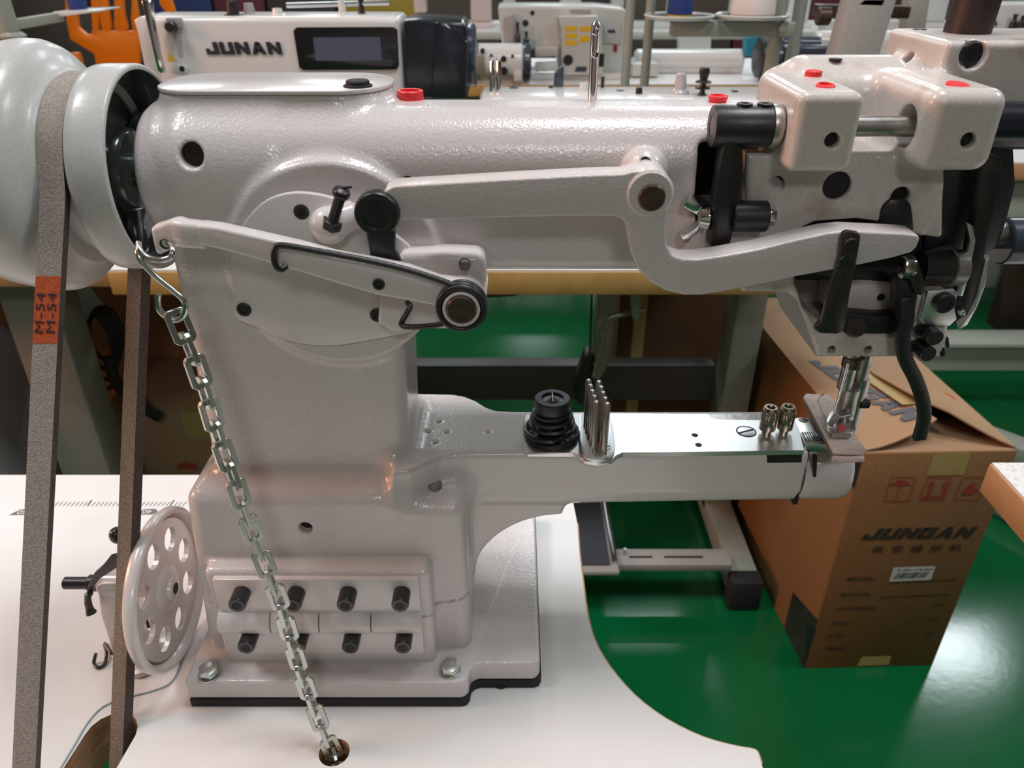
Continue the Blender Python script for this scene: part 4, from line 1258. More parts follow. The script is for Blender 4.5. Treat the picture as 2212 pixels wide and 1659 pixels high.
# printed orange label on the front run
def on_front(v):
    """parameter along the front run at photo row v"""
    best = None
    for k in range(400):
        q = Tf.lerp(E1, k/399); P = M(bx_(q.y), q.x, q.y)
        d = P-Vector((0,0,ZC)); dep = d.y*_c-d.z*_s; vv = 829.5-FPX*(d.y*_s+d.z*_c)/dep
        if best is None or abs(vv-v) < best[0]: best = (abs(vv-v), q.copy(), P)
    return best[1], best[2]
nf3 = Vector((0, nf.x, nf.y))
q1, P1 = on_front(597); q2, P2 = on_front(742)
o1 = P1+nf3*(HO/1000.0+0.00015); o2 = P2+nf3*(HO/1000.0+0.00015)
MB().add([o1-XV*0.0062, o1+XV*0.0062, o2+XV*0.0062, o2-XV*0.0062], [(0,1,2,3)]).build('belt_label', BELTLABEL, belt, flat=True)
upv = (o1-o2).normalized()
for dx in (-0.0028, 0.0028):
    text_mesh('belt_code', 'M-54', INK, belt, (o1+o2)/2+XV*dx+nf3*0.0002-upv*0.0015, upv, -XV, 0.0062, 0.0, 0.0001, xs=1.5, spacing=1.1)

# ================================================================== S hook and chain
hook = thing('s_hook', 'bright wire S-hook hanging from the eye of the white lever', 'hook', PY(345, 600, 0.345))
hp = [PY(372,560,0.340), PY(376,545,0.3385), PY(370,527,0.341), PY(358,517,0.347), PY(345,522,0.352), PY(330,528,0.350), PY(305,520,0.342), PY(298,540,0.338), PY(315,560,0.337), PY(345,566,0.338), PY(368,556,0.340)]
h1 = smooth_path([PY(357,524,0.350), PY(367,526,0.345), PY(374,540,0.340), PY(368,556,0.338), PY(345,562,0.337), PY(318,556,0.337), PY(302,540,0.3385), PY(299,525,0.342)], 5)
MB().tube(h1, 0.00145, 12).build('hook_eye', ZINC2, hook)
h2 = smooth_path([PY(299,525,0.342), PY(299,548,0.3375), PY(312,572,0.336), PY(340,600,0.336), PY(372,626,0.336), PY(394,645,0.336), PY(401,662,0.336), PY(396,682,0.336), PY(380,691,0.336), PY(360,684,0.336), PY(345,670,0.336), PY(341,652,0.336), PY(342,636,0.336)], 6)
MB().tube(h2, 0.00145, 12).build('hook_stem', ZINC2, hook)

chain = thing('steel_chain', 'zinc link chain running from the S-hook down into the round table hole', 'chain', PZ(722, 1625, ZT))
cp = [(383,688),(402,735),(424,790),(447,860),(466,925),(487,985),(507,1040),(530,1110),(556,1180),(580,1240),(604,1300),(624,1365),(642,1425),(660,1480),(680,1535),(702,1590)]
cY = [335, 333.5, 332, 330.5, 329, 327.5, 326, 325, 324, 322.5, 321, 319.5, 318, 316, 313, 308]
c3 = [PY(u, v, y_/1000.0) for (u, v), y_ in zip(cp, cY)]+[M(-112.8, 305.8, -4), M(-112.8, 305.5, -30)]
c3 = smooth_path(c3, 12)
# resample at the link pitch
acc_ = [0.0]
for i in range(1, len(c3)): acc_.append(acc_[-1]+(c3[i]-c3[i-1]).length)
def at_len(s_):
    for i in range(1, len(c3)):
        if acc_[i] >= s_:
            t = (s_-acc_[i-1])/max(1e-9, acc_[i]-acc_[i-1]); return c3[i-1].lerp(c3[i], t)
    return c3[-1]
PITCHL = 0.0120; LL = 0.0176; LW = 0.0108; RW = 0.0028; RT = 0.0024
# one link lying in its own x (width) / z (length) plane, chamfered corners
def link_mesh():
    def loop(hl, hw, ch): return [(-hw+ch,-hl),(hw-ch,-hl),(hw,-hl+ch),(hw,hl-ch),(hw-ch,hl),(-hw+ch,hl),(-hw,hl-ch),(-hw,-hl+ch)]
    o_ = loop(LL/2, LW/2, 0.0018); i_ = loop(LL/2-RW, LW/2-RW, 0.0007)
    vs, fs = [], []
    for y_ in (-RT/2, RT/2):
        vs += [(x, y_, z) for x, z in o_]+[(x, y_, z) for x, z in i_]
    for k in range(8):
        l = (k+1) % 8
        fs += [(k, l, 8+l, 8+k), (16+l, 16+k, 24+k, 24+l), (k, 16+k, 16+l, l), (8+l, 24+l, 24+k, 8+k)]
    me = bpy.data.meshes.new('chain_link'); me.from_pydata(vs, [], fs)
    bm = bmesh.new(); bm.from_mesh(me); bmesh.ops.recalc_face_normals(bm, faces=bm.faces)
    bmesh.ops.bevel(bm, geom=list(bm.edges), offset=0.0003, segments=1, affect='EDGES'); bm.to_mesh(me); bm.free()
    me.materials.append(ZINC); return me
lm = link_mesh()
org = ORG[chain.name]
n_l = int(acc_[-1]/PITCHL)
for k in range(n_l+1):
    s_ = 0.004+k*PITCHL
    p = at_len(s_); a = at_len(max(0, s_-0.004)); b = at_len(s_+0.004)
    tg = (b-a).normalized() if (b-a).length > 1e-6 else -ZV
    vw = (Vector((0,0,ZC))-p).normalized()
    sx = tg.cross(vw).normalized(); fy = sx.cross(tg).normalized()
    tw = math.radians(25*math.sin(k*0.23+0.6)+(0 if k % 2 == 0 else 88))
    ex = sx*math.cos(tw)+fy*math.sin(tw); ey = tg.cross(ex)*-1
    R_ = Matrix((ex, -ey, tg)).transposed().to_4x4(); R_.translation = p-org
    o = bpy.data.objects.new('chain_link', lm); COL.objects.link(o); o.parent = chain
    o.matrix_local = R_
    ORG[o.name] = org

# ================================================================== bobbin winder on the table
bw = thing('bobbin_winder', 'small white bobbin winder with a holed friction wheel left of the machine', 'bobbin winder', M(-258, 385, 0))
wc_ = M(-240.5, 388, 60)
def wl(prof): return MB().lathe([(a/1000.0, r/1000.0) for a, r in prof], wc_, (1,0,0), 56)
rim = wl([(-0.6,46),(-1.0,50),(-0.6,54),(2.5,56),(6.5,55.8),(8,54.6),(8.4,53.2),(7.4,51.8),(3.5,50.4),(1.5,49),(0,46)])
# dished web with eight holes
def wheel_web():
    bm = bmesh.new(); vs_o = []
    R1, r_h, Rh = 0.048, 0.0088, 0.0335
    loops = [[(R1*math.cos(2*math.pi*i/48), R1*math.sin(2*math.pi*i/48)) for i in range(48)]]
    for k in range(8):
        a0 = math.radians(8+k*45)
        loops.append([(Rh*math.cos(a0)+r_h*math.cos(2*math.pi*i/18), Rh*math.sin(a0)+r_h*math.sin(2*math.pi*i/18)) for i in range(18)])
    for z in (0.0, 0.0035):
        es, lv = [], []
        for lp_ in loops:
            v_ = [bm.verts.new((z, p[0], p[1])) for p in lp_]
            lv.append(v_); es += [bm.edges.new((v_[i], v_[(i+1) % len(v_)])) for i in range(len(v_))]
        bmesh.ops.triangle_fill(bm, use_beauty=True, use_dissolve=False, edges=es)
        vs_o.append(lv)
    for A, B in zip(*vs_o):
        for i in range(len(A)):
            j = (i+1) % len(A); bm.faces.new((A[i], A[j], B[j], B[i]))
    bmesh.ops.recalc_face_normals(bm, faces=bm.faces)
    me = bpy.data.meshes.new('wheel_web'); bm.to_mesh(me); bm.free()
    me.transform(Matrix.Translation(wc_)); me.materials.append(PAINT2)
    return me
rw = rim.build('winder_wheel', PAINT2, bw, sharp=50)
link('wheel_web', wheel_web(), rw)
wl([(2,18),(4,17),(5.5,14),(6,11),(6.5,8.0),(8.5,7.4),(9,6.6),(9,0)]).build('wheel_hub', PAINT2, rw)
wl([(9,4.0),(9.3,3.8),(9.3,0)]).build('hub_bore', DARK, rw)
# white body standing on the table behind the belt
MB().cyl(M(-284, 391, 62), M(-247, 391, 62), 0.0095, seg=28, ch=0.003).build('shaft_housing', PAINT2, bw)
def at_p(pts, Y): return [PY(u, v, Y/1000.0) for u, v in pts]
MB().prism(at_p([(208,1268),(216,1262),(262,1262),(285,1290),(290,1400),(282,1428),(248,1426),(232,1380),(216,1330)], 382), (0, 0.020, 0)).build('winder_body', PAINT2, bw, bevel=0.004, bseg=3)
MB().prism([PZ(u, v, ZT) for u, v in ((232,1405),(262,1462),(300,1468),(352,1448),(386,1420),(396,1385),(300,1365),(250,1372))], (0,0,0.005)).build('winder_base', PAINT2, bw, bevel=0.0015)
MB().prism(at_p([(262,1300),(290,1300),(320,1430),(262,1440)], 392), (0,0.010,0)).build('base_web', PAINT2, bw, bevel=0.002)
MB().cyl(M(-309, 391, 62), M(-289, 391, 62), 0.0043, seg=20, ch=0.0006).build('bobbin_spindle', BLACK, bw)
MB().cyl(M(-292, 391, 62), M(-283, 391, 62), 0.0058, seg=20, ch=0.0006).build('spindle_collar', BLACK, bw)
MB().prism(at_p([(186,1285),(190,1262),(204,1238),(222,1222),(238,1202),(256,1198),(290,1200),(290,1225),(250,1228),(232,1240),(216,1250),(205,1264),(198,1290)], 380), (0,0.0025,0)).build('trip_latch', BLACK2, bw, bevel=0.0004)
MB().tube(smooth_path([PY(190,1283,0.378), PY(190,1300,0.377), PY(194,1316,0.376), PY(198,1326,0.375)], 4), [0.0022]*4+[0.0024]*4+[0.0028]*2+[0.0034]*3, 10).build('trip_lever', BLACK2, bw)
tk = PY(254, 1156, 0.405)
MB().sphere(tk, 0.0062, 14, 8, (0.9, 0.9, 1.0)).build('tension_knob', BLACK2, bw)
rod('tension_post', tk, Vector((tk.x, tk.y, ZT+0.004)), 0.0018, BLACK2, bw, 10)
wire = smooth_path([PZ(207,1412,ZT+0.008), PZ(203,1432,ZT+0.0015), PZ(212,1442,ZT+0.0015), PZ(226,1434,ZT+0.0015), PZ(230,1412,ZT+0.004), PZ(226,1390,ZT+0.006), PZ(240,1412,ZT+0.006)], 5)
MB().tube(wire, 0.0012, 8).build('thread_guide_hook', BLACK, bw)
th = smooth_path([PZ(398,1398,ZT+0.0006), PZ(388,1440,ZT+0.0006), PZ(368,1475,ZT+0.0006), PZ(330,1492,ZT+0.0006), PZ(280,1505,ZT+0.0006), PZ(225,1525,ZT+0.0006), PZ(190,1560,ZT+0.0006), PZ(160,1610,ZT+0.0006), PZ(130,1660,ZT+0.0006)], 6)
tag(MB().tube(th, 0.0006, 6).build('loose_thread', mat('pale_blue_thread', (0.42, 0.48, 0.50), 0.7), origin=PZ(280,1505,ZT)), 'pale blue loose thread curving over the white table beside the belt slot', 'thread')

# ================================================================== tables of the second row
SHADEBAR = mat('shade_darkened_steel', (0.085, 0.078, 0.072), 0.45, bump=(300, 0.1, 0.001))  # crossbar colour darkened to paint in the shade under the tables
def stand_leg(parent, x, yf, yb, z_top, m, w=0.06):
    MB().box((x-w/2, (yf+yb)/2-0.03, 0.05), (x+w/2, (yf+yb)/2+0.05, z_top)).build('leg', m, parent, bevel=0.004)
    MB().box((x-w/2, yf, 0.02), (x+w/2, yb, 0.075)).build('foot_bar', m, parent, bevel=0.006)
    for y_ in (yf, yb):
        MB().box((x-w/2-0.004, y_-0.012, 0.0), (x+w/2+0.004, y_+0.030, 0.078)).build('foot_cap', RUBBER, parent, bevel=0.008)
def work_table(label, x0, x1, yf, yb, m_edge, m_leg, legs, z=ZT, top_m=None, group=None):
    t = thing('sewing_table', label, 'table', ((x0+x1)/2, (yf+yb)/2, 0), group)
    MB().box((x0+0.002, yf+0.002, z-0.003), (x1-0.002, yb-0.002, z)).build('table_top', top_m or LAMINATE, t, flat=True)
    MB().box((x0, yf, z-0.042), (x1, yb, z-0.003)).build('edging', m_edge, t, bevel=0.002)
    for lx_ in legs:
        stand_leg(t, lx_, yf+0.03, yb-0.02, z-0.042, m_leg)
    if len(legs) > 1:
        cm = SHADEBAR if m_leg is GREENGREY else m_leg
        MB().box((legs[0]+0.03, (yf+yb)/2+0.06, 0.30), (legs[-1]-0.03, (yf+yb)/2+0.085, 0.385)).build('crossbar', cm, t, bevel=0.004)
        MB().box((legs[0]+0.03, (yf+yb)/2+0.06, 0.385), (legs[-1]-0.03, (yf+yb)/2+0.10, 0.390)).build('crossbar_lip', cm, t, bevel=0.001)
    return t
tA = work_table('white table with tan edging behind the hand wheel at far left', -1.75, -0.637, 1.160, 1.74, EDGETAN, GREYPAINT, (-1.60,))
MB().box((-0.915, 1.26, 0.0), (-0.815, 1.34, ZT-0.042)).build('leg', GREYPAINT, tA, bevel=0.006)
tB = work_table('white table with yellow edging directly behind the large machine', -0.634, 0.56, 1.128, 1.74, EDGEYEL, GREENGREY, (-0.36, 0.480))
# treadle and slotted plate of that table
MB().box((0.20, 1.166, 0.092), (0.447, 1.214, 0.110)).build('slotted_plate', GREYPAINT, tB, bevel=0.002)
for (a, b) in ((0.240, 0.288), (0.312, 0.392)):
    MB().box((a, 1.186, 0.110), (b, 1.192, 0.1105)).build('plate_slot', DARK, tB, bevel=0.0002)
MB().cyl((0.232, 1.196, 0.110), (0.232, 1.196, 0.126), 0.0035, seg=12).build('plate_bolt', ZINC, tB)
tr = MB().box((-0.10, 1.130, 0.112), (0.214, 1.46, 0.126)).build('treadle_frame', GREYPAINT, tB, bevel=0.006)
MB().box((-0.09, 1.146, 0.126), (0.196, 1.45, 0.1305)).build('treadle_mat', mat('ribbed_rubber_mat', (0.035, 0.04, 0.052), 0.6, bump=(220, 0.4, 0.002), stretch=(1, 6, 1)), tr, bevel=0.003)
MB().tube([(0.206, 1.15, 0.129), (0.206, 1.45, 0.129)], 0.006, 12).build('treadle_rail', ZINC2, tr)
# knee lifter rod, treadle rod and clip under that table
Yk = 1.24
MB().tube(smooth_path([PY(1283,815,Yk), PY(1300,745,Yk), PY(1313,692,Yk), PY(1325,682,Yk), PY(1345,679,Yk), PY(1393,667,Yk+0.02)], 5), 0.0045, 12).build('knee_lifter_rod', STEEL, tB)
MB().prism([PY(u,v,Yk-0.012) for u, v in ((1362,600),(1379,600),(1384,640),(1384,690),(1374,697),(1365,688))], (0,0.02,0)).build('knee_lifter_clamp', GREENGREY, tB, bevel=0.003)
MB().tube([PY(1279,620,1.30), PY(1274,770,1.30)], 0.0022, 8).build('treadle_rod', BLACK2, tB)
MB().prism([PY(u,v,1.32) for u, v in ((1296,620),(1335,620),(1326,700),(1320,780),(1290,830),(1284,740))], (0,0.05,0)).build('motor_bracket', GREYPAINT, tB, bevel=0.004)
MB().prism([PY(u,v,1.34) for u, v in ((1265,770),(1285,770),(1280,860),(1250,880),(1238,850))], (0,0.05,0)).build('motor_guard', BLACK, tB, bevel=0.006)
MB().prism([PY(u,v,1.20) for u, v in ((1050,624),(1128,624),(1115,642),(1050,645))], (0,0.05,0)).build('drawer', BLACK2, tB, bevel=0.004)

# second-row table to the right
PG = mat('pale_green_stand_paint', (0.42, 0.45, 0.385), 0.4, bump=(300, 0.1, 0.001))
tC = work_table('white table on a pale green stand behind the torn carton at right', 1.08, 2.6, 1.80, 2.38, EDGETAN, PG, (1.22, 2.45))
MB().box((1.10, 1.83, 0.60), (2.58, 1.85, 0.718)).build('apron', PG, tC, bevel=0.003)
MB().box((0.90, 1.93, 0.135), (2.5, 1.99, 0.225)).build('stretcher', PG, tC, bevel=0.004)
MB().box((0.90, 1.90, 0.225), (2.5, 1.99, 0.238)).build('stretcher_lip', PG, tC, bevel=0.002)
MB().beam((0.93, 1.90, 0.032), (1.30, 1.30, 0.032), 0.07, 0.064).build('foot_bar', PG, tC, bevel=0.006)
MB().beam((1.12, 1.90, 0.032), (1.60, 1.40, 0.032), 0.07, 0.064).build('foot_bar', PG, tC, bevel=0.006)
br = MB().beam(PY(2175,705,2.1), PY(2225,560,2.1), 0.10, 0.06, (0,1,0)).build('brown_prop', mat('dark_brown_wood', (0.07, 0.045, 0.03), 0.7, bump=(60, 0.2, 0.002)), tC, bevel=0.004)

# ================================================================== cartons
def carton(label, x0, x1, y0, y1, z0, z1, rot=0.0, flaps=True):
    cx_, cy_ = (x0+x1)/2, (y0+y1)/2
    t = thing('carton', label, 'carton', (cx_, cy_, z0))
    return t, cx_, cy_
# torn carton standing on the floor at right
bxt = thing('carton', 'tall torn-open printed carton on the green floor right of the machine', 'carton', (0.66, 1.27, 0.0))
fl_, fr_ = PZ(1737,1444,0.0), PZ(2014,1437,0.0)
hB = 0.500
dirx = (fr_-fl_).normalized(); diry = Vector((-dirx.y, dirx.x, 0))
diry = (Vector((-0.075, 1.0, 0))).normalized()
wB = (fr_-fl_).length; lB = 0.60
def bp_(a, b, z): return fl_+dirx*a+diry*b+Vector((0,0,z))
tw_ = 0.004
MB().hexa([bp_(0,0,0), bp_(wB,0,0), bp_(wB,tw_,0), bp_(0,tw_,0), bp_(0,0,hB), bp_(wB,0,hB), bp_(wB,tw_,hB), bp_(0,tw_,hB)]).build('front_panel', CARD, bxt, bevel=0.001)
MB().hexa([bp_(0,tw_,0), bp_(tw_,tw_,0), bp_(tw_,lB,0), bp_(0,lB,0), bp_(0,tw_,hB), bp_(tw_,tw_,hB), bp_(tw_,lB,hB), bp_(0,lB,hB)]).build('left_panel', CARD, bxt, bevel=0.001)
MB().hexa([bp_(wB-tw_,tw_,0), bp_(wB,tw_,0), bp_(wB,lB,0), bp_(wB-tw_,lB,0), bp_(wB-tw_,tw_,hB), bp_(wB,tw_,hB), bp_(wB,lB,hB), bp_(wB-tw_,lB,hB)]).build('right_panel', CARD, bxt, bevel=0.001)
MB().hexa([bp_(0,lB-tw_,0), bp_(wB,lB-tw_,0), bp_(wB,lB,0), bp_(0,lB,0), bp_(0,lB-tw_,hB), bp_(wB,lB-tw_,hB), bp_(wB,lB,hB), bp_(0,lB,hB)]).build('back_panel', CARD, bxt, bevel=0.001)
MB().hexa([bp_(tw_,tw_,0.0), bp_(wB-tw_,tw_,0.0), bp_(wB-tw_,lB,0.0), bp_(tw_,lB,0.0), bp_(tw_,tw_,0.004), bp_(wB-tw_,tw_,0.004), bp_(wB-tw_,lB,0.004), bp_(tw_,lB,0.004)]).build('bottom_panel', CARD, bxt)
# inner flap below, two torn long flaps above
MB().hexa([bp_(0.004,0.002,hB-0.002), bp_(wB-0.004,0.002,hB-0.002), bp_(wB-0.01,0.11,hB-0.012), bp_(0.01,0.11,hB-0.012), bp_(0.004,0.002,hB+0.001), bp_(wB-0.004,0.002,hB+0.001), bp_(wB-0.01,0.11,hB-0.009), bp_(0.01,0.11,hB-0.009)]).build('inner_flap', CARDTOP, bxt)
def sheet(name, pts, m, th=0.003):
    """torn cardboard sheet: grid of points rows x cols, given a thickness"""
    R_, C_ = len(pts), len(pts[0]); vs, fs = [], []
    for dz in (0, th):
        for r in pts: vs += [p+Vector((0,0,dz)) for p in r]
    o_ = R_*C_
    for i in range(R_-1):
        for j in range(C_-1):
            a = i*C_+j; fs.append((a, a+C_, a+C_+1, a+1)); fs.append((o_+a, o_+a+1, o_+a+C_+1, o_+a+C_))
    ring = [j for j in range(C_)]+[i*C_+C_-1 for i in range(1, R_)]+[(R_-1)*C_+j for j in range(C_-2, -1, -1)]+[i*C_ for i in range(R_-2, 0, -1)]
    for k in range(len(ring)):
        a, b = ring[k], ring[(k+1) % len(ring)]; fs.append((a, b, o_+b, o_+a))
    return MB().add(vs, fs).build(name, m, bxt)
rows = []
for i in range(9):
    b = lB*i/8; k = max(0, 1-i/3.0)
    rows.append([bp_(0.0005+wB*0.5*j/5*(1-0.0*k), b+(0.004 if i == 0 else 0)+0.05*k*(j/5)**2*0.6, hB+0.001+0.034*k*(j/5)**1.3+0.004*(j/5)) for j in range(6)])
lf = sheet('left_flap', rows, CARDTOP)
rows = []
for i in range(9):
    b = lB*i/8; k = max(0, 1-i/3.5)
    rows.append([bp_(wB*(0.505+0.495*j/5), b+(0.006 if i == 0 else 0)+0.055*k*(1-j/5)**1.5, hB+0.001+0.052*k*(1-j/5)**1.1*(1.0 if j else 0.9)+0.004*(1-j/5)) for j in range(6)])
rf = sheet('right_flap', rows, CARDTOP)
# strip of tape along the seam and on the front
tr_ = []
for i in range(1, 9):
    b = lB*i/8; k = max(0, 1-i/3.2)
    tr_.append([bp_(wB*(0.41+0.05*j), b+0.028*k, hB+0.0075+0.036*k) for j in range(5)])
sheet('top_tape', tr_, TAPE, 0.0006)
def on_front_panel(u, v, off=0.0004):
    """photo pixel on the front panel of that carton"""
    n_ = Vector((dirx.y, -dirx.x, 0))
    o_ = Vector((0, 0, ZC)); b = (v-829.5)/FPX
    d = Vector(((u-1106)/FPX, _c-b*_s, -_s-b*_c))
    t = (fl_-o_).dot(n_)/d.dot(n_)
    return o_+d*t+n_*off
def card_quad(name, pts, m, off=0.0006):
    return MB().add([on_front_panel(u, v, off) for u, v in pts], [tuple(range(len(pts)))]).build(name, m, bxt, flat=True)
card_quad('front_tape', [(2018,980),(2098,975),(2082,1025),(2000,1027)], TAPE)
card_quad('bottom_tape', [(1862,1418),(1925,1416),(1920,1435),(1850,1438)], TAPE)
BT = mat('black_packing_tape', (0.03, 0.028, 0.032), 0.35)
def on_left(a, z, off=0.0006): return bp_(0, a, z)-dirx*off
MB().add([on_left(0.0, 0.235), on_left(0.0, 0.0), on_left(0.075, 0.0), on_left(0.05, 0.235)][:0]+[bp_(-0.0006, 0.0, 0.0), bp_(-0.0006, 0.10, 0.0), bp_(-0.0006, 0.10, 0.10), bp_(-0.0006, 0.0, 0.13)], [(0,1,2,3)]).build('side_tape', BT, bxt, flat=True)
card_quad('corner_tape', [(1737,1442),(1742,1345),(1762,1357),(1738,1436)], BT)
MB().add([bp_(-0.0006, 0.0, 0.43), bp_(-0.0006, 0.06, 0.44), bp_(-0.0006, 0.06, 0.50), bp_(-0.0006, 0.0, 0.50)], [(0,1,2,3)]).build('side_tape', BT, bxt, flat=True)
# printing
def front_text(s_, u, v, size, m, bold=0.0, xs=1.0, sp=1.0, shear=0.0):
    p = on_front_panel(u, v, 0.0009)
    return text_mesh('box_print', s_, m, bxt, p, dirx, ZV, size, bold, 0.0002, xs, shear, 'CENTER', sp)
block_text('box_logo', 'JUNGAN', BLACKINK, bxt, on_front_panel(1986, 1151, 0.0006), dirx, ZV, 0.024, 1.12, 0.35, 0.0003)
front_text('俊 安 缝 纫 机', 1980, 1185, 0.0165, BLACKINK, 0.008, 1.35, 1.25)
front_text('MODEL:', 1860, 1250, 0.0125, BLACKINK, 0.01, 1.15)
front_text('MOTOR:', 1848, 1284, 0.0125, BLACKINK, 0.01, 1.15)
front_text('CONTENT:', 1850, 1314, 0.0125, BLACKINK, 0.01, 1.15)
front_text('N.W:', 1815, 1346, 0.0125, BLACKINK, 0.01, 1.15)
front_text('G.W:', 1804, 1374, 0.0125, BLACKINK, 0.01, 1.15)
front_text('MEAS:', 1803, 1401, 0.0125, BLACKINK, 0.01, 1.15)
front_text('SET', 2030, 1306, 0.0110, BLACKINK, 0.0, 1.1)
front_text('KG', 2018, 1338, 0.0110, BLACKINK, 0.0, 1.1)
front_text('KG', 2008, 1370, 0.0110, BLACKINK, 0.0, 1.1)
for (a, b) in (((1920,1258),(2068,1251)), ((1902,1290),(2050,1283))):
    card_quad('form_line', [a, b, (b[0], b[1]+2), (a[0], a[1]+2)], BLACKINK)
lab = card_quad('barcode_label', [(1930,1225),(2021,1222),(2010,1252),(1920,1256)], PAPER, 0.0007)
rnd = random.Random(3)
x_ = 0.0
while x_ < 1.0:
    w_ = rnd.choice((0.010, 0.016, 0.026))
    if x_+w_ > 1: break
    def lb(a, v): return (1939-12*v+a*70, 1237+13*v-a*2.5)
    card_quad('barcode_bar', [lb(x_, 0), lb(x_+w_, 0), lb(x_+w_, 1), lb(x_, 1)], INK, 0.0009)
    x_ += w_+rnd.choice((0.012, 0.02, 0.03))
front_text('PL 1100341 - A 7 8R 1890 3S', 1977, 1230, 0.0050, INK, 0.0, 1.05)
# handling symbols in red frames
def red_frame(u0, u1, v0, v1, sk=-8):
    for q in ([(u0,v0),(u1,v0),(u1,v0+2),(u0,v0+2)], [(u0+sk,v1),(u1+sk,v1),(u1+sk,v1+2),(u0+sk,v1+2)], [(u0,v0),(u0+2,v0),(u0+sk+2,v1),(u0+sk,v1)], [(u1-2,v0),(u1,v0),(u1+sk,v1),(u1+sk-2,v1)]):
        card_quad('symbol_frame', q, REDINK)
red_frame(1923, 1979, 1030, 1081, -14)
card_quad('umbrella_symbol', [(1917,1051),(1924,1043),(1938,1038),(1946,1036),(1960,1040),(1970,1049),(1958,1047),(1944,1050),(1931,1047)], REDINK)
card_quad('umbrella_handle', [(1943,1049),(1945,1049),(1936,1078),(1934,1078)], REDINK)
red_frame(2003, 2057, 1030, 1079, -18)
for k in (0, 30):
    card_quad('arrow_symbol', [(2003+k,1049),(2014+k,1038),(2020+k,1048),(2015+k,1049),(2009+k,1070),(2002+k,1070),(2009+k,1049)], REDINK)
card_quad('arrow_base', [(1992,1072),(2036,1071),(2035,1075),(1991,1076)], REDINK)
red_frame(2080, 2135, 1030, 1078, -20)
card_quad('hook_symbol', [(2078,1063),(2094,1046),(2112,1040),(2100,1056),(2118,1056),(2100,1068),(2078,1068)], REDINK)
# lettering and scribbles on the flaps
pL = (PZ(1850,845,hB+0.012)); pR = (PZ(1955,905,hB+0.012))
ex_ = (PZ(1950,900,hB)-PZ(1800,790,hB)).normalized()
fl_o = block_text('flap_logo', 'JUNGAN', BLUEINK, bxt, PZ(1863,850,hB+0.0065), ex_, Vector((0.9,0.35,0)), 0.036, 1.02, 0.30, 0.0006)
# lay the lettering on the lifted left flap
_q = ORG[bxt.name]
det = dirx.x*diry.y-dirx.y*diry.x
for v_ in fl_o.data.vertices:
    r_ = v_.co+_q-fl_
    a_ = (r_.x*diry.y-r_.y*diry.x)/det; b_ = (dirx.x*r_.y-dirx.y*r_.x)/det
    j5 = min(1.0, max(0.0, a_/(wB*0.5))); k_ = max(0, 1-(b_/lB*8)/3.0)
    top_z = hB+0.001+0.034*k_*j5**1.3+0.004*j5+0.003
    v_.co.z = top_z-_q.z+0.0010+0.0045*k_*j5+(0.0004 if v_.co.z+_q.z > hB+0.0068 else 0)
for pts in ([(2022,842),(2035,850),(2050,852),(2062,862)], [(2078,882),(2090,892),(2082,888),(2098,898)], [(2030,846),(2046,858),(2040,850),(2066,866)]):
    MB().tube(smooth_path([PZ(u, v, hB+0.0075) for u, v in pts], 4), 0.0012, 6).build('red_scribble', REDINK, bxt)

# dark carton under the yellow-edged table
cd = thing('carton', 'dark brown carton standing upright under the yellow-edged table', 'carton', (0.40, 1.98, 0.0))
MB().box((0.262, 1.72, 0.0), (0.545, 2.24, 0.66)).build('carton_body', mat('shade_darkened_cardboard', (0.15, 0.075, 0.035), 0.8, bump=(120, 0.1, 0.002)), cd, bevel=0.003)  # brown card darkened further to paint in the shade under the table
MB().box((0.300, 1.7195, 0.0), (0.330, 1.7197, 0.66)).build('carton_tape', TAPE, cd)
# cartons at left behind the belt
cl = thing('carton', 'low taped carton with red marks behind the belt at left', 'carton', (-0.70, 1.56, 0.0))
MB().box((-0.915, 1.445, 0.0), (-0.45, 1.70, 0.30)).build('carton_body', CARDTOP, cl, bevel=0.003)
MB().box((-0.735, 1.4445, 0.235), (-0.60, 1.4448, 0.30)).build('front_tape', TAPE, cl)
MB().box((-0.735, 1.4445, 0.3002), (-0.60, 1.70, 0.3006)).build('top_tape', TAPE, cl)
for (a, b) in ((0, 0), (0.075, 1)):
    c = Vector((-0.75+a, 1.4442, 0.145))
    mb = MB().add([c+Vector(p) for p in ((-.026,0,.0),(-.02,0,.014),(0,0,.022),(.02,0,.014),(.026,0,0))], [(0,1,2,3,4)]) if b == 0 else MB().add([c+Vector(p) for p in ((-.005,0,-.03),(.005,0,-.03),(.005,0,.005),(.014,0,.005),(0,0,.025),(-.014,0,.005),(-.005,0,.005))], [tuple(range(7))])
    mb.build('red_symbol', REDINK, cl, flat=True)
for k in (-0.012, 0.012):
    text_mesh('box_print', 'JUNAN', BLUEINK, cl, Vector((-0.66, 1.60+k*3, 0.3009)), (1,0,0), (0,1,0), 0.03, 0.02, 0.0002)
cl2 = thing('carton', 'taller reddish carton behind the low taped carton at left', 'carton', (-0.75, 1.9, 0.0))
MB().box((-1.36, 1.72, 0.0), (-0.42, 2.15, 0.68)).build('carton_body', mat('reddish_cardboard', (0.40, 0.165, 0.075), 0.8, bump=(120, 0.1, 0.002), mottle=((0.34, 0.14, 0.065), 200, 0.4, 0.65)), cl2, bevel=0.003)
MB().box((-0.80, 1.7195, 0.0), (-0.79, 1.7197, 0.68)).build('seam', BLACK2, cl2)
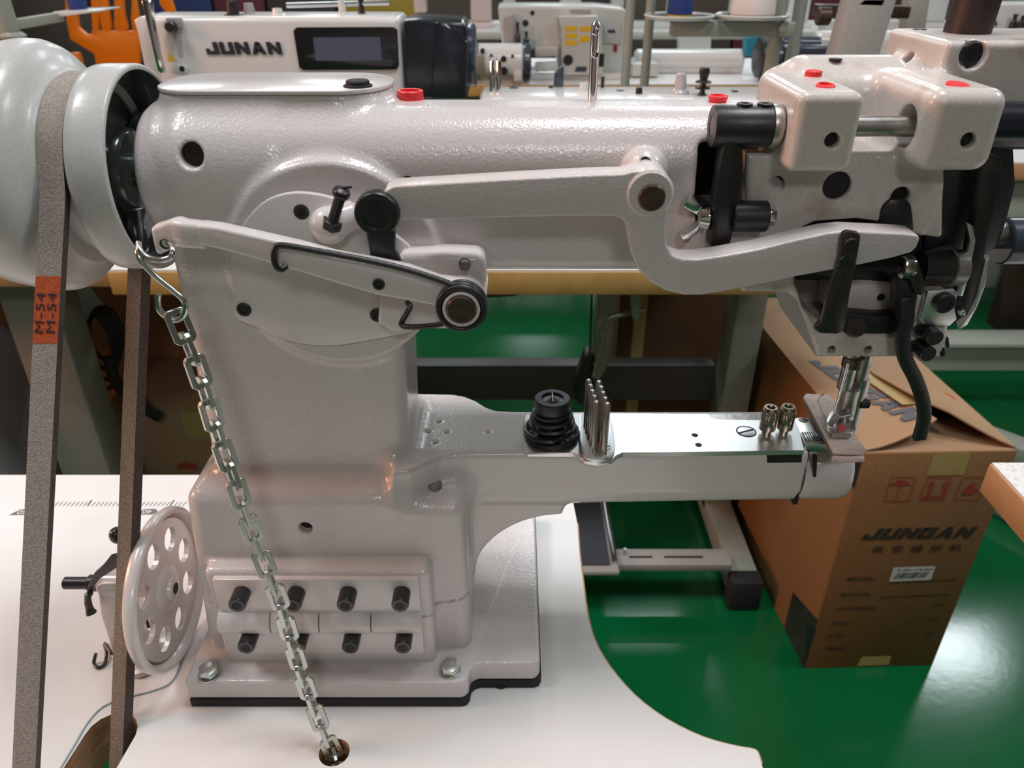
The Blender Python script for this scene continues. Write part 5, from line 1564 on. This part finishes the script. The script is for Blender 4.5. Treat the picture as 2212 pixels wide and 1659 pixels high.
# coiled cable and white sheet
cb_ = thing('power_cable', 'black cable tied in a hanging coil behind the belt', 'cable', PZ(255, 880, 0.30))
for k in range(4):
    pts = []
    for i in range(28):
        a = 2*math.pi*i/28
        pts.append(Vector((-0.845+0.004*k+(0.026+0.003*k)*math.cos(a)+0.010*math.sin(a), 1.40+0.006*k, 0.47+0.012*k+(0.085-0.008*k)*math.sin(a))))
    MB().tube(pts, 0.0042, 8, closed=True).build('cable_loop', RUBBER, cb_)
MB().tube(smooth_path([Vector((-0.835,1.405,0.46)), Vector((-0.83,1.40,0.40)), Vector((-0.80,1.41,0.34)), Vector((-0.77,1.42,0.302))], 5), 0.012, 10).build('cable_tail', RUBBER, cb_)
sh = MB().beam((-0.905, 1.43, 0.68), (-0.845, 1.43, 0.54), 0.003, 0.05, (1,0,0.4)).build('paper_sheet', PAPER, origin=(-0.875, 1.43, 0.54))
tag(sh, 'narrow white paper strip hanging behind the grey table leg at left', 'paper')
tag(MB().prism([Vector((-1.28,1.18,0.0)), Vector((-1.02,1.18,0.0)), Vector((-1.035,1.18,0.46)), Vector((-1.10,1.18,0.56)), Vector((-1.28,1.18,0.60))], (0,0.30,0)).build('motor_housing', mat('lilac_grey_enamel', (0.46, 0.42, 0.45), 0.3, bump=(200, 0.1, 0.001)), origin=(-1.15,1.3,0), bevel=0.03, bseg=4), 'lilac grey rounded motor housing at far left under the table', 'motor')

# ================================================================== machines on the second row
def mslab(name, pts, Y0, Y1, m, parent, bevel=0.0, bseg=2, smooth=0):
    P = [PY(u, v, Y0) for u, v in pts]
    if smooth: P = smooth_path(P, smooth, closed=True)
    return MB().prism(P, (0, Y1-Y0, 0)).build(name, m, parent, bevel=bevel, bseg=bseg)
JY = 1.335
jm = thing('flatbed_sewing_machine', 'white flatbed machine with dark display panel and black letters on its arm', 'sewing machine', (-0.33, 1.42, ZT))
zj = lambda v: PY(700, v, JY).z
xj = lambda u, v=110: PY(u, v, JY).x
ztop = zj(36); zbot = zj(245)
MB().box((xj(332), JY, zbot), (xj(868), JY+0.105, ztop)).build('arm', BGWHITE, jm, bevel=0.010, bseg=4)
mslab('face_plate', [(288,42),(302,36),(326,36),(338,60),(352,160),(340,245),(330,245),(312,150),(296,70)], JY+0.004, JY+0.10, BGWHITE, jm, 0.004)
MB().box((xj(640), JY+0.005, ZT+0.03), (xj(868), JY+0.10, zbot+0.01)).build('column', BGWHITE, jm, bevel=0.01, bseg=3)
MB().box((xj(330), JY-0.03, ZT), (xj(868), JY+0.15, ZT+0.03)).build('bed', BGWHITE, jm, bevel=0.004)
MB().box((xj(330), JY+0.01, ZT+0.05), (xj(385), JY+0.09, zbot+0.005)).build('needle_head', BGWHITE, jm, bevel=0.006)
sc_ = mslab('display_bezel', [(633,66),(640,59),(850,58),(858,64),(862,142),(856,151),(655,152),(646,146)], JY-0.003, JY+0.004, SCREENBEZEL, jm, 0.0012)
mslab('display', [(676,81),(821,80),(825,131),(682,131)], JY-0.0036, JY-0.002, SCREEN, sc_)
p = PY(526, 104, JY-0.0006)
block_text('machine_name', 'JUNAN', INK, jm, p-YV*0.0004, (1,0,0), (0,0,1), 0.0185, 1.13, -0.12, 0.0006)
kk_ = PY(372, 57, JY-0.004)
MB().cyl(kk_+YV*0.006, kk_-YV*0.012, 0.0085, seg=24, ch=0.002).build('tension_dial', BLACK, jm)
MB().box((kk_.x-0.008, JY-0.004, kk_.z-0.003), (kk_.x+0.016, JY+0.002, kk_.z+0.012)).build('dial_bracket', GREYPAINT, jm, bevel=0.001)
mslab('arm_groove', [(372,72),(390,70),(396,122),(388,124)], JY-0.0006, JY+0.002, mat('groove_grey_paint', (0.42, 0.40, 0.40), 0.4), jm)  # flat grey strip on the arm front
mslab('warning_sticker', [(365,115),(361,131),(381,131)], JY-0.0008, JY+0.001, YELLOW, jm)
mslab('arm_recess', [(370,142),(382,138),(402,140),(410,150),(400,160),(372,158)], JY-0.0008, JY+0.002, BGGREY, jm, 0.0005)
c = PY(393, 149, JY-0.001)
MB().cyl(c, c+YV*0.002, 0.0045, seg=16).build('arm_hole', DARK, jm)
mslab('thread_lever', [(303,0),(325,0),(330,40),(345,120),(355,160),(340,158),(322,80)], JY-0.02, JY-0.006, CHROME, jm, 0.004)
# black motor end
mc = mslab('motor_cover', [(868,44),(905,42),(960,46),(1000,48),(1008,60),(1012,120),(1010,215),(876,215)], JY-0.002, JY+0.12, NAVY, jm, 0.006, 3)
mslab('motor_shoulder', [(940,48),(962,52),(1010,92),(1010,215),(930,215)], JY-0.010, JY+0.02, NAVY, jm, 0.003)
c = PY(1010, 120, JY+0.06)
MB().lathe([(0,0.030),(0,0.046),(0.004,0.049),(0.012,0.049),(0.015,0.044),(0.015,0)], c, (1,0,0), 40).build('hand_wheel', NAVY2, jm)
# thread fittings along the top
def top_fit(u, r, h, m, nm, dy=0.05):
    c_ = Vector((xj(u, 40), JY+dy, ztop-0.002))
    return MB().lathe([(0,r*1.5),(0.003,r*1.5),(0.004,r),(h,r*0.8),(h,0)], c_, (0,0,1), 18).build(nm, m, jm)
top_fit(492, 0.010, 0.022, BLACK, 'thread_tension', 0.03)
top_fit(520, 0.009, 0.018, GREYPAINT, 'thread_tension', 0.05)
top_fit(590, 0.009, 0.012, BGWHITE, 'oil_window', 0.03)
top_fit(730, 0.006, 0.026, BGWHITE, 'thread_guide', 0.04)
top_fit(768, 0.005, 0.040, BLACK, 'bobbin_spindle', 0.06)
MB().tube([Vector((xj(600,30), JY+0.06, ztop+0.012)), Vector((xj(830,30), JY+0.06, ztop+0.016))], 0.004, 8).build('thread_rail', ZINC2, jm)

# low white machine whose flat top shows behind the arm
lm_ = thing('long_arm_machine', 'white machine with small fittings along its flat top behind the thread post', 'sewing machine', (0.22, 1.32, ZT))
zl = ZT+0.232
MB().box((-0.052, 1.255, zl-0.10), (0.56, 1.385, zl)).build('arm', BGWHITE, lm_, bevel=0.010, bseg=4)
MB().box((0.36, 1.262, ZT), (0.56, 1.378, zl-0.05)).build('column', BGWHITE, lm_, bevel=0.008)
MB().box((-0.05, 1.235, ZT), (0.56, 1.40, ZT+0.03)).build('bed', BGWHITE, lm_, bevel=0.004)
def fit(u, v, prof, m, nm, seg=18):
    p_ = PZ(u, v, zl-0.0005)
    return MB().lathe(prof, p_, (0,0,1), seg).build(nm, m, lm_)
for u in (1064, 1078):
    fit(u, 200, [(0,0.0045),(0.048,0.0045),(0.052,0.002),(0.052,0)], CHROME, 'chrome_post')
fit(1110, 191, [(0,0.008),(0.002,0.007),(0.0035,0.004),(0.0035,0)], BLACK, 'oil_plug')
fit(1190, 190, [(0,0.004),(0.004,0.004),(0.004,0)], BLACK2, 'oil_plug')
p_ = PZ(1212, 188, zl)
MB().prism([p_+Vector(q) for q in ((-0.012,0,0),(0.004,0,0),(0.004,0,0.030),(0.001,0,0.034),(-0.012,0,0.020))], (0,0.012,0)).build('thread_cutter', NAVY2, lm_, bevel=0.001)
fit(1262, 196, [(0,0.010),(0.012,0.008),(0.012,0)], BGWHITE, 'thread_stand_socket')
fit(1301, 190, [(0,0.003),(0.018,0.003),(0.018,0)], BLACK, 'thread_stand_pin')
fit(1340, 197, [(0,0.007),(0.0015,0.006),(0.0015,0)], NAVY2, 'oil_plug')
fit(1380, 203, [(0,0.006),(0.010,0.005),(0.011,0)], BLACK2, 'thread_guide_screw')
fit(1468, 203, [(0,0.016),(0.004,0.015),(0.008,0.010),(0.030,0.0075),(0.032,0.005),(0.032,0)], mat('clear_grey_plastic', (0.50, 0.47, 0.47), 0.2, spec=0.6), 'tension_cap')
tg_ = fit(1516, 207, [(0,0.008),(0.006,0.004),(0.010,0.004),(0.011,0.012),(0.013,0.012),(0.014,0.005),(0.018,0.004),(0.020,0.013),(0.022,0.012),(0.024,0.006),(0.036,0.0085),(0.042,0.007),(0.042,0)], BLACK2, 'tension_unit')
fit(1587, 199, [(0,0.006),(0.002,0.0055),(0.002,0)], BLACK, 'oil_plug')

# thread stand with two cones on the second row
ts = thing('thread_stand', 'grey thread stand carrying a blue and a white cone on round trays', 'thread stand', PZ(1600, 250, ZT)*1.0)
TY = 1.59
def tray(u, v, r):
    c_ = PY(u, v, TY)
    MB().lathe([(0,0),(0,r*0.95),(0.002,r),(0.006,r+0.002),(0.0075,r),(0.0055,r*0.94),(0.003,r*0.93)], c_, (0,0,1), 40).build('tray', BGGREY, ts)
    MB().cyl(c_+ZV*0.003, c_+ZV*0.0036, r*0.93, seg=40).build('tray_pad', mat('charcoal_foam', (0.05, 0.048, 0.052), 0.8), ts)
    return c_
t1 = tray(1467, 40, 0.064); t2 = tray(1624, 39, 0.066)
MB().beam(PY(1448,62,TY), PY(1712,62,TY), 0.026, 0.026).build('tray_beam', GREENGREY, ts, bevel=0.003)
for (u, w_) in ((1694, 0.026), (1738, 0.024)):
    a = PY(u, -40, TY+(0 if u < 1700 else 0.03)); MB().cyl(Vector((a.x, a.y, ZT)), Vector((a.x, a.y, ZT+0.45)), w_/2, seg=20).build('stand_post', GREENGREY, ts)
for u, v1_ in ((1361, 135), (1405, 120)):
    a = PY(u, 20, TY+0.05); MB().cyl(Vector((a.x, a.y, ZT)), Vector((a.x, a.y, ZT+0.42)), 0.009, seg=14).build('guide_post', GREENGREY, ts)
MB().box((PY(1680,62,TY).x, TY-0.02, PY(1680,78,TY).z), (PY(1712,62,TY).x, TY+0.02, PY(1680,46,TY).z)).build('post_clamp', GREENGREY, ts, bevel=0.004)
MB().cyl(PY(1690,62,TY-0.02), PY(1690,62,TY-0.035), 0.006, seg=14).build('clamp_screw', ZINC2, ts)
MB().cyl(PY(1765,35,TY+0.02), PY(1793,35,TY+0.02), 0.016, seg=20, ch=0.002).build('post_knob', BROWNSTEEL, ts)
MB().beam(PY(1760,22,TY+0.06), PY(1960,26,TY+0.06), 0.03, 0.022).build('rear_beam', BROWNSTEEL, ts, bevel=0.003)
def cone(label, c_, r0, r1, h, m, m2):
    o = thing('thread_cone', label, 'thread cone', c_+ZV*0.0037)
    MB().lathe([(0.004,r0*0.6),(0.004,r0),(h*0.97,r1),(h,r1*0.9),(h,0.006),(0.004,0.006)], c_+ZV*0.0037, (0,0,1), 32).build('thread', m, o)
    MB().lathe([(0,0.005),(0,r0*0.98),(0.0055,r0*0.98),(0.0055,0.005)], c_+ZV*0.0037, (0,0,1), 32).build('cone_core', m2, o)
cone('blue thread cone with yellow base on the round tray', t1, 0.0235, 0.018, 0.15, BLUETHREAD, mat('yellow_cone_base', (0.62, 0.40, 0.02), 0.5))
cone('fat white thread cone on the round tray', t2, 0.041, 0.034, 0.16, WHITETHREAD, WHITETHREAD)

# leaning grey posts behind the head
lp = thing('leaning_post', 'wide grey square post leaning behind the machine head', 'post', PY(1800, 150, 1.48))
MB().beam(PY(1830,160,1.48)-ZV*0.30+XV*-0.03, PY(1895,-70,1.48), 0.078, 0.05, (0,1,0)).build('post_tube', GREYPAINT, lp, bevel=0.004)
MB().prism([PY(u,v,1.455) for u, v in ((1868,0),(1912,0),(1905,12),(1856,10))], (0,0.03,0)).build('post_cap', mat('dark_teal_cap', (0.02, 0.06, 0.055), 0.4), lp)
lp2 = MB().beam(PY(1965,90,1.9), PY(1985,-50,1.9), 0.045, 0.04, (0,1,0)).build('grey_upright', GREYPAINT, origin=PY(1965,90,1.9), bevel=0.003)
tag(lp2, 'narrow grey upright just left of the dark presser tube', 'post')

# ================================================================== third row
t3 = work_table('long white table with yellow edging in the third row', -1.3, 3.4, 2.92, 3.62, EDGEYEL, GREENGREY, (-1.1, 1.0, 3.1))
def m3(label, u0, u1, v0, v1, Y, name='flatbed_sewing_machine', m=None):
    """boxy machine seen from its front on the third row"""
    t = thing(name, label, 'sewing machine', (PY((u0+u1)/2, v1, Y).x, Y+0.08, ZT))
    return t
s3 = m3('pale machine with yellow warning stickers standing behind the thread post', 1090, 1360, 10, 170, 3.05)
Y3 = 3.05
MB().prism([PY(u,v,Y3) for u, v in ((1075,12),(1290,12),(1350,18),(1358,32),(1356,150),(1340,166),(1210,166),(1200,108),(1085,105))], (0,0.17,0)).build('machine_body', BGGREY, s3, bevel=0.012, bseg=3)
mslab('control_box', [(1206,36),(1292,34),(1300,60),(1302,161),(1214,163),(1212,60)], Y3-0.05, Y3, BGGREY, s3, 0.004)
mslab('control_panel', [(1305,50),(1342,52),(1340,96),(1303,94)], Y3-0.006, Y3, mat('panel_grey', (0.50, 0.49, 0.47), 0.4), s3, 0.002)
mslab('panel_screen', [(1313,64),(1329,64),(1329,71),(1313,71)], Y3-0.008, Y3-0.005, NAVY2, s3)
mslab('red_switch', [(1326,98),(1333,98),(1333,111),(1325,111)], Y3-0.008, Y3, mat('dark_red_switch', (0.25, 0.01, 0.015), 0.4), s3)
for (u, v) in ((1221,56),(1221,72),(1221,87),(1252,57)):
    mslab('warning_sticker', [(u,v),(u+26,v),(u+25,v+11),(u,v+11)], Y3-0.0515, Y3-0.049, YELLOW, s3)
mslab('warning_sticker', [(1253,76),(1276,78),(1274,90),(1252,92)], Y3-0.0515, Y3-0.049, YELLOW, s3)
for (u, v, r) in ((1227,130,0.018),(1150,28,0.008),(1135,50,0.011)):
    c = PY(u, v, Y3-(0.055 if u > 1200 else 0.004))
    MB().cyl(c, c+YV*0.006, r, seg=22, ch=0.002).build('round_knob', BLACK2 if r > 0.01 else DARK, s3)
mslab('brand_plate', [(1232,20),(1276,21),(1276,29),(1232,28)], Y3-0.003, Y3, GREYPAINT, s3)
mslab('side_vent', [(1294,116),(1306,116),(1304,144),(1293,144)], Y3-0.052, Y3-0.049, BLACK2, s3)
mslab('lower_pad', [(1245,144),(1268,144),(1266,155),(1241,155)], Y3-0.052, Y3-0.049, NAVY2, s3)
mslab('tension_cluster', [(1088,36),(1110,30),(1118,60),(1112,95),(1090,92)], Y3-0.03, Y3, GREYPAINT, s3, 0.006)
for (u, v0, v1) in ((1118,48,95),(1137,68,95)):
    a = PY(u, v1, Y3-0.04); b = PY(u, v0, Y3-0.04)
    MB().lathe([(0,0.012),((b-a).length*0.4,0.010),((b-a).length*0.5,0.005),((b-a).length*0.9,0.005),((b-a).length,0.008),((b-a).length,0)], a, (0,0,1), 14).build('black_spindle', BLACK, s3)
MB().box((PY(1086,170,Y3).x, Y3-0.03, ZT), (PY(1350,170,Y3).x, Y3+0.18, ZT+0.02)).build('machine_bed', BGWHITE, s3, bevel=0.004)
mslab('cover_roller', [(1156,102),(1206,100),(1206,122),(1156,124)], Y3-0.04, Y3-0.005, mat('cream_cover', (0.62, 0.54, 0.47), 0.5), s3, 0.006)
mslab('cover_roller', [(1156,136),(1206,134),(1206,154),(1156,156)], Y3-0.04, Y3-0.005, BGWHITE, s3, 0.006)
# small round machine head
h3 = thing('cylinder_machine_head', 'small round white machine head with a dark end ring left of the stickered machine', 'sewing machine', (PY(1090,180,2.955).x, 2.955, ZT))
Yh = 2.955
a = PY(1030, 134, Yh); b = PY(1130, 134, Yh)
MB().cyl(a, b, 0.062, seg=36, ch=0.006).build('head_barrel', BGWHITE, h3)
MB().cyl(b, b+XV*0.028, 0.0645, seg=36, ch=0.006).build('end_ring', NAVY2, h3)
MB().cyl(a-XV*0.02, a+XV*0.01, 0.0645, seg=36, ch=0.004).build('rear_ring', NAVY2, h3)
for (u, v, r) in ((1042,110,0.008),(1088,127,0.010),(1061,120,0.005),(1107,121,0.005),(1088,153,0.014)):
    c = PY(u, v, Yh-0.061)
    MB().cyl(c-YV*0.004, c+YV*0.02, r, seg=16).build('head_bore', DARK, h3)
mslab('head_bracket', [(1030,120),(1046,116),(1046,166),(1032,164)], Yh-0.072, Yh-0.05, mat('brass_grey', (0.36, 0.32, 0.24), 0.4, 0.5), h3, 0.004)
mslab('head_block', [(1110,156),(1128,155),(1128,176),(1110,176)], Yh-0.075, Yh-0.05, BGWHITE, h3, 0.003)
MB().box((a.x-0.02, Yh-0.03, ZT), (b.x, Yh+0.04, a.z-0.05)).build('head_foot', BGGREY, h3, bevel=0.004)
MB().box((a.x-0.5, Yh-0.02, a.z-0.04), (a.x, Yh+0.05, a.z+0.04)).build('head_arm', BGGREY, h3, bevel=0.02, bseg=3)
# motor with black wheel further right
m3b = thing('machine_motor', 'dark motor with a black hand wheel right of the thread trays', 'motor', (PY(1720,150,3.0).x, 3.0, ZT))
a = PY(1634, 124, 3.0)
MB().lathe([(0,0),(0,0.060),(0.006,0.070),(0.022,0.070),(0.030,0.060),(0.030,0)], a, (1,0,0), 40).build('hand_wheel', BLACK, m3b)
MB().cyl(a+XV*0.03, a+XV*0.085, 0.052, seg=32, ch=0.006).build('motor_neck', NAVY2, m3b)
MB().box((a.x+0.085, 2.95, a.z-0.062), (a.x+0.275, 3.07, a.z+0.045)).build('motor_body', NAVY2, m3b, bevel=0.012, bseg=3)
MB().cyl(Vector((a.x+0.09, 3.03, a.z+0.045)), Vector((a.x+0.23, 3.03, a.z+0.045)), 0.022, seg=20, ch=0.004).build('motor_fin', NAVY2, m3b)
MB().box((a.x+0.03, 2.97, ZT), (a.x+0.26, 3.05, a.z-0.05)).build('motor_bracket', NAVY, m3b, bevel=0.004)
tag(MB().prism([PY(u,v,3.15) for u, v in ((1612,80),(1642,78),(1636,120),(1610,122))], (0,0.05,0)).build('teal_box', TEAL, origin=PY(1620,120,3.15), bevel=0.003), 'teal plastic box beside the black hand wheel', 'box')
la = thing('long_bed_machine', 'long white horizontal machine bed between the guide posts and the black wheel', 'sewing machine', (PY(1540,150,3.2).x, 3.25, ZT))
MB().cyl(PY(1370,130,3.2), PY(1604,130,3.2), 0.040, seg=28, ch=0.01).build('bed_tube', BGWHITE, la)
MB().box((PY(1370,130,3.2).x, 3.17, ZT), (PY(1604,130,3.2).x, 3.29, ZT+0.045)).build('bed_foot', BGWHITE, la, bevel=0.006)
mslab('junction_box', [(1366,138),(1422,137),(1423,166),(1366,166)], 3.06, 3.14, BGGREY, la, 0.004)
mslab('bed_post', [(1470,76),(1537,74),(1536,116),(1470,116)], 3.32, 3.40, BGGREY, la, 0.006)
ra3 = thing('long_arm_machine', 'white machine arm seen between the leaning post and the head cap', 'sewing machine', (PY(1880,100,3.1).x, 3.2, ZT))
MB().cyl(PY(1760,92,3.15), PY(2300,92,3.15), 0.042, seg=28, ch=0.01).build('arm_tube', BGWHITE, ra3)
MB().box((PY(1760,92,3.15).x, 3.10, ZT), (PY(2300,92,3.15).x, 3.25, PY(1760,100,3.15).z)).build('arm_body', BGGREY, ra3, bevel=0.01)
mslab('arm_panel', [(1785,45),(1960,45),(1960,75),(1785,75)], 3.3, 3.4, BGGREY, ra3, 0.006)
wm = thing('flatbed_sewing_machine', 'white machine with dark tension knobs at the top right corner', 'sewing machine', (PY(2170,80,2.9).x, 2.95, ZT))
mslab('machine_body', [(2122,14),(2135,8),(2330,4),(2330,110),(2110,110)], 2.8, 2.92, BGWHITE, wm, 0.01, 3)
for (u, v0, v1) in ((2186,32,62),(2204,35,60)):
    a = PY(u, v1, 2.78); b = PY(u, v0, 2.78)
    MB().lathe([(0,0.012),((b-a).length*0.5,0.010),((b-a).length*0.6,0.005),((b-a).length,0.008),((b-a).length,0)], a, (0,0,1), 14).build('tension_knob', BLACK, wm)
c = PY(2142, 56, 2.79)
MB().tube(arc(c, 0.014, 0, 180, 10), 0.004, 8).build('thread_ring', NAVY2, wm)
MB().box((PY(2110,105,2.8).x, 2.8, ZT), (PY(2330,105,2.8).x, 2.95, PY(2110,105,2.8).z)).build('machine_foot', BGGREY, wm, bevel=0.004)

# ================================================================== far rows
t4 = work_table('white table of the fourth row at the back of the hall', -0.95, 4.8, 4.75, 5.45, BGGREY, GREENGREY, (-0.7, 2.0, 4.5))
FM = []
far_spec = [(-0.30, 'pinkish white'), (0.22, 'grey'), (0.85, 'pale grey'), (1.55, 'white'), (2.35, 'pale')]
PINKW = mat('pinkish_white_paint', (0.62, 0.50, 0.47), 0.4)
cols = [PINKW, BGGREY, BGGREY, BGWHITE, BGWHITE]
labs = ['pinkish white machine above the black motor cover in the back row', 'grey machine behind the stickered machine in the back row', 'grey machine with round dial between guide post and blue cone', 'white machine behind the white thread cone in the back row', 'white machine at the right of the back row']
for (x_, nm), m_, lb_ in zip(far_spec, cols, labs):
    t = thing('flatbed_sewing_machine', lb_, 'sewing machine', (x_, 5.0, ZT), 'machines in the back row')
    MB().box((x_-0.26, 4.95, ZT+0.17), (x_+0.16, 5.07, ZT+0.30)).build('arm', m_, t, bevel=0.012, bseg=3)
    MB().box((x_+0.06, 4.95, ZT+0.03), (x_+0.18, 5.07, ZT+0.30)).build('column', m_, t, bevel=0.012, bseg=3)
    MB().box((x_-0.27, 4.90, ZT), (x_+0.19, 5.10, ZT+0.03)).build('bed', m_, t, bevel=0.004)
    MB().box((x_-0.27, 4.96, ZT+0.08), (x_-0.20, 5.06, ZT+0.28)).build('needle_head', m_, t, bevel=0.008)
    MB().cyl((x_+0.17, 5.01, ZT+0.22), (x_+0.22, 5.01, ZT+0.22), 0.05, seg=24, ch=0.006).build('hand_wheel', BLACK, t)
    MB().cyl((x_-0.16, 4.945, ZT+0.22), (x_-0.16, 4.93, ZT+0.22), 0.022, seg=18, ch=0.003).build('tension_dial', BLACK2, t)
# dark stacked goods along the far end
GOODS = [mat('dark_brown_goods', (0.060, 0.042, 0.036), 0.8), mat('maroon_goods', (0.13, 0.025, 0.035), 0.8), mat('navy_goods', (0.03, 0.045, 0.14), 0.8), mat('umber_goods', (0.10, 0.07, 0.055), 0.8), mat('ochre_cabinet', (0.42, 0.26, 0.03), 0.6)]
gl = ['dark brown', 'maroon', 'navy blue', 'umber', 'ochre yellow']
crates = [(-5.2, -4.3, 0, 1.3, 'dark brown stack of goods at the far left end of the hall'), (-4.28, -3.6, 3, 1.15, 'umber stack of goods behind the upper left thread stand'), (-3.58, -3.1, 0, 1.3, 'brown-black stack of goods seen left of the orange chair'),
    (-3.08, -2.55, 2, 1.2, 'navy blue stack of goods behind the orange chair'), (-2.53, -2.1, 1, 1.1, 'maroon stack of goods right of the orange chair'), (-2.08, -1.5, 0, 1.25, 'dark goods above the lettered machine arm'),
    (-1.48, -0.8, 4, 1.2, 'ochre yellow cabinet behind the display panel machine'), (-0.78, -0.1, 3, 1.15, 'umber stack of goods above the black motor cover'), (-0.08, 0.9, 0, 1.3, 'long dark brown stack behind the stickered machine'),
    (0.92, 1.9, 3, 1.15, 'umber stack of goods behind the blue thread cone'), (1.92, 2.9, 1, 1.2, 'maroon stack of goods behind the leaning grey post'), (2.92, 4.6, 0, 1.3, 'dark brown stack of goods at the far right end of the hall')]
for (xa_, xb_, m_i, h_, lb_) in crates:
    o = MB().box((xa_, 7.25, 0), (xb_, 8.2, h_)).build('goods_stack', GOODS[m_i], origin=((xa_+xb_)/2, 7.8, 0), bevel=0.02)
    tag(o, lb_, 'goods', 'goods at the far end of the hall')

# ================================================================== orange chair and the left thread stand
oc = thing('plastic_chair', 'orange plastic chair with a slatted back behind the hand wheel', 'chair', (PY(270,100,3.6).x, 3.8, 0.0))
Yc = 3.6
mslab('back_frame', [(136,-60),(160,-60),(162,20),(168,60),(185,75),(292,80),(300,136),(215,136),(200,115),(150,85),(142,40)], Yc, Yc+0.03, ORANGE, oc, 0.006)
mslab('back_panel', [(196,66),(300,66),(302,140),(206,140)], Yc+0.004, Yc+0.028, ORANGE, oc, 0.006)
for q in ([(196,-60),(215,-60),(214,20),(212,70),(200,75),(196,30)], [(212,-60),(222,-60),(240,60),(228,74),(218,60),(212,20)], [(242,-60),(262,-60),(268,30),(276,60),(262,74),(245,60),(246,10)], [(262,-60),(284,-60),(300,40),(302,66),(288,74),(282,40),(284,0)], [(330,-60),(352,-60),(378,26),(362,32),(345,10)]):
    mslab('back_slat', q, Yc+0.006, Yc+0.026, ORANGE, oc, 0.004)
xa, xb = PY(145,100,Yc).x, PY(390,100,Yc).x
MB().box((xa, Yc-0.42, 0.42), (xb, Yc+0.04, 0.46)).build('seat', ORANGE, oc, bevel=0.012)
for (x_, y_) in ((xa+0.03, Yc-0.39), (xb-0.03, Yc-0.39), (xa+0.03, Yc+0.01), (xb-0.03, Yc+0.01)):
    MB().box((x_-0.02, y_-0.02, 0), (x_+0.02, y_+0.02, 0.43)).build('leg', ORANGE, oc, bevel=0.004)
for x_ in (xa+0.02, xb-0.02):
    MB().box((x_-0.02, Yc, 0.45), (x_+0.02, Yc+0.03, PY(200,130,Yc).z+0.03)).build('back_post', ORANGE, oc, bevel=0.004)

ls = thing('thread_stand', 'grey-green thread stand pole at the upper left corner', 'thread stand', (PY(22,60,1.45).x, 1.45, ZT))
a = PY(22, 60, 1.45)
MB().cyl(Vector((a.x, 1.45, ZT)), Vector((a.x-0.004, 1.45, ZT+0.50)), 0.0155, seg=24).build('stand_pole', GREENGREY, ls)
c = PY(26, 74, 1.45)
MB().lathe([(0,0.0155),(0,0.021),(0.004,0.022),(0.010,0.0155)], Vector((a.x, 1.45, c.z-0.006)), (0,0,1), 24).build('pole_collar', GREENGREY, ls)
MB().cyl(Vector((a.x,1.45,c.z-0.05)), Vector((a.x,1.45,c.z-0.006)), 0.019, seg=20).build('pole_socket', STEEL, ls)
tz = PY(60, 36, 1.62).z
MB().prism([Vector((a.x, 1.60, tz)), Vector((a.x+0.088, 1.60, tz+0.010)), Vector((a.x+0.088, 1.60, tz+0.013)), Vector((a.x, 1.60, tz+0.010))], (0,0.09,0)).build('tray_arm', BGGREY, ls, bevel=0.002)
MB().beam(Vector((a.x, 1.45, tz)), Vector((a.x, 1.62, tz)), 0.016, 0.016).build('tray_bracket', GREENGREY, ls, bevel=0.002)
cone('blue thread cone on the thread stand at the upper left corner', Vector((a.x+0.026, 1.645, tz+0.006)), 0.0165, 0.014, 0.12, BLUETHREAD, BLUETHREAD)
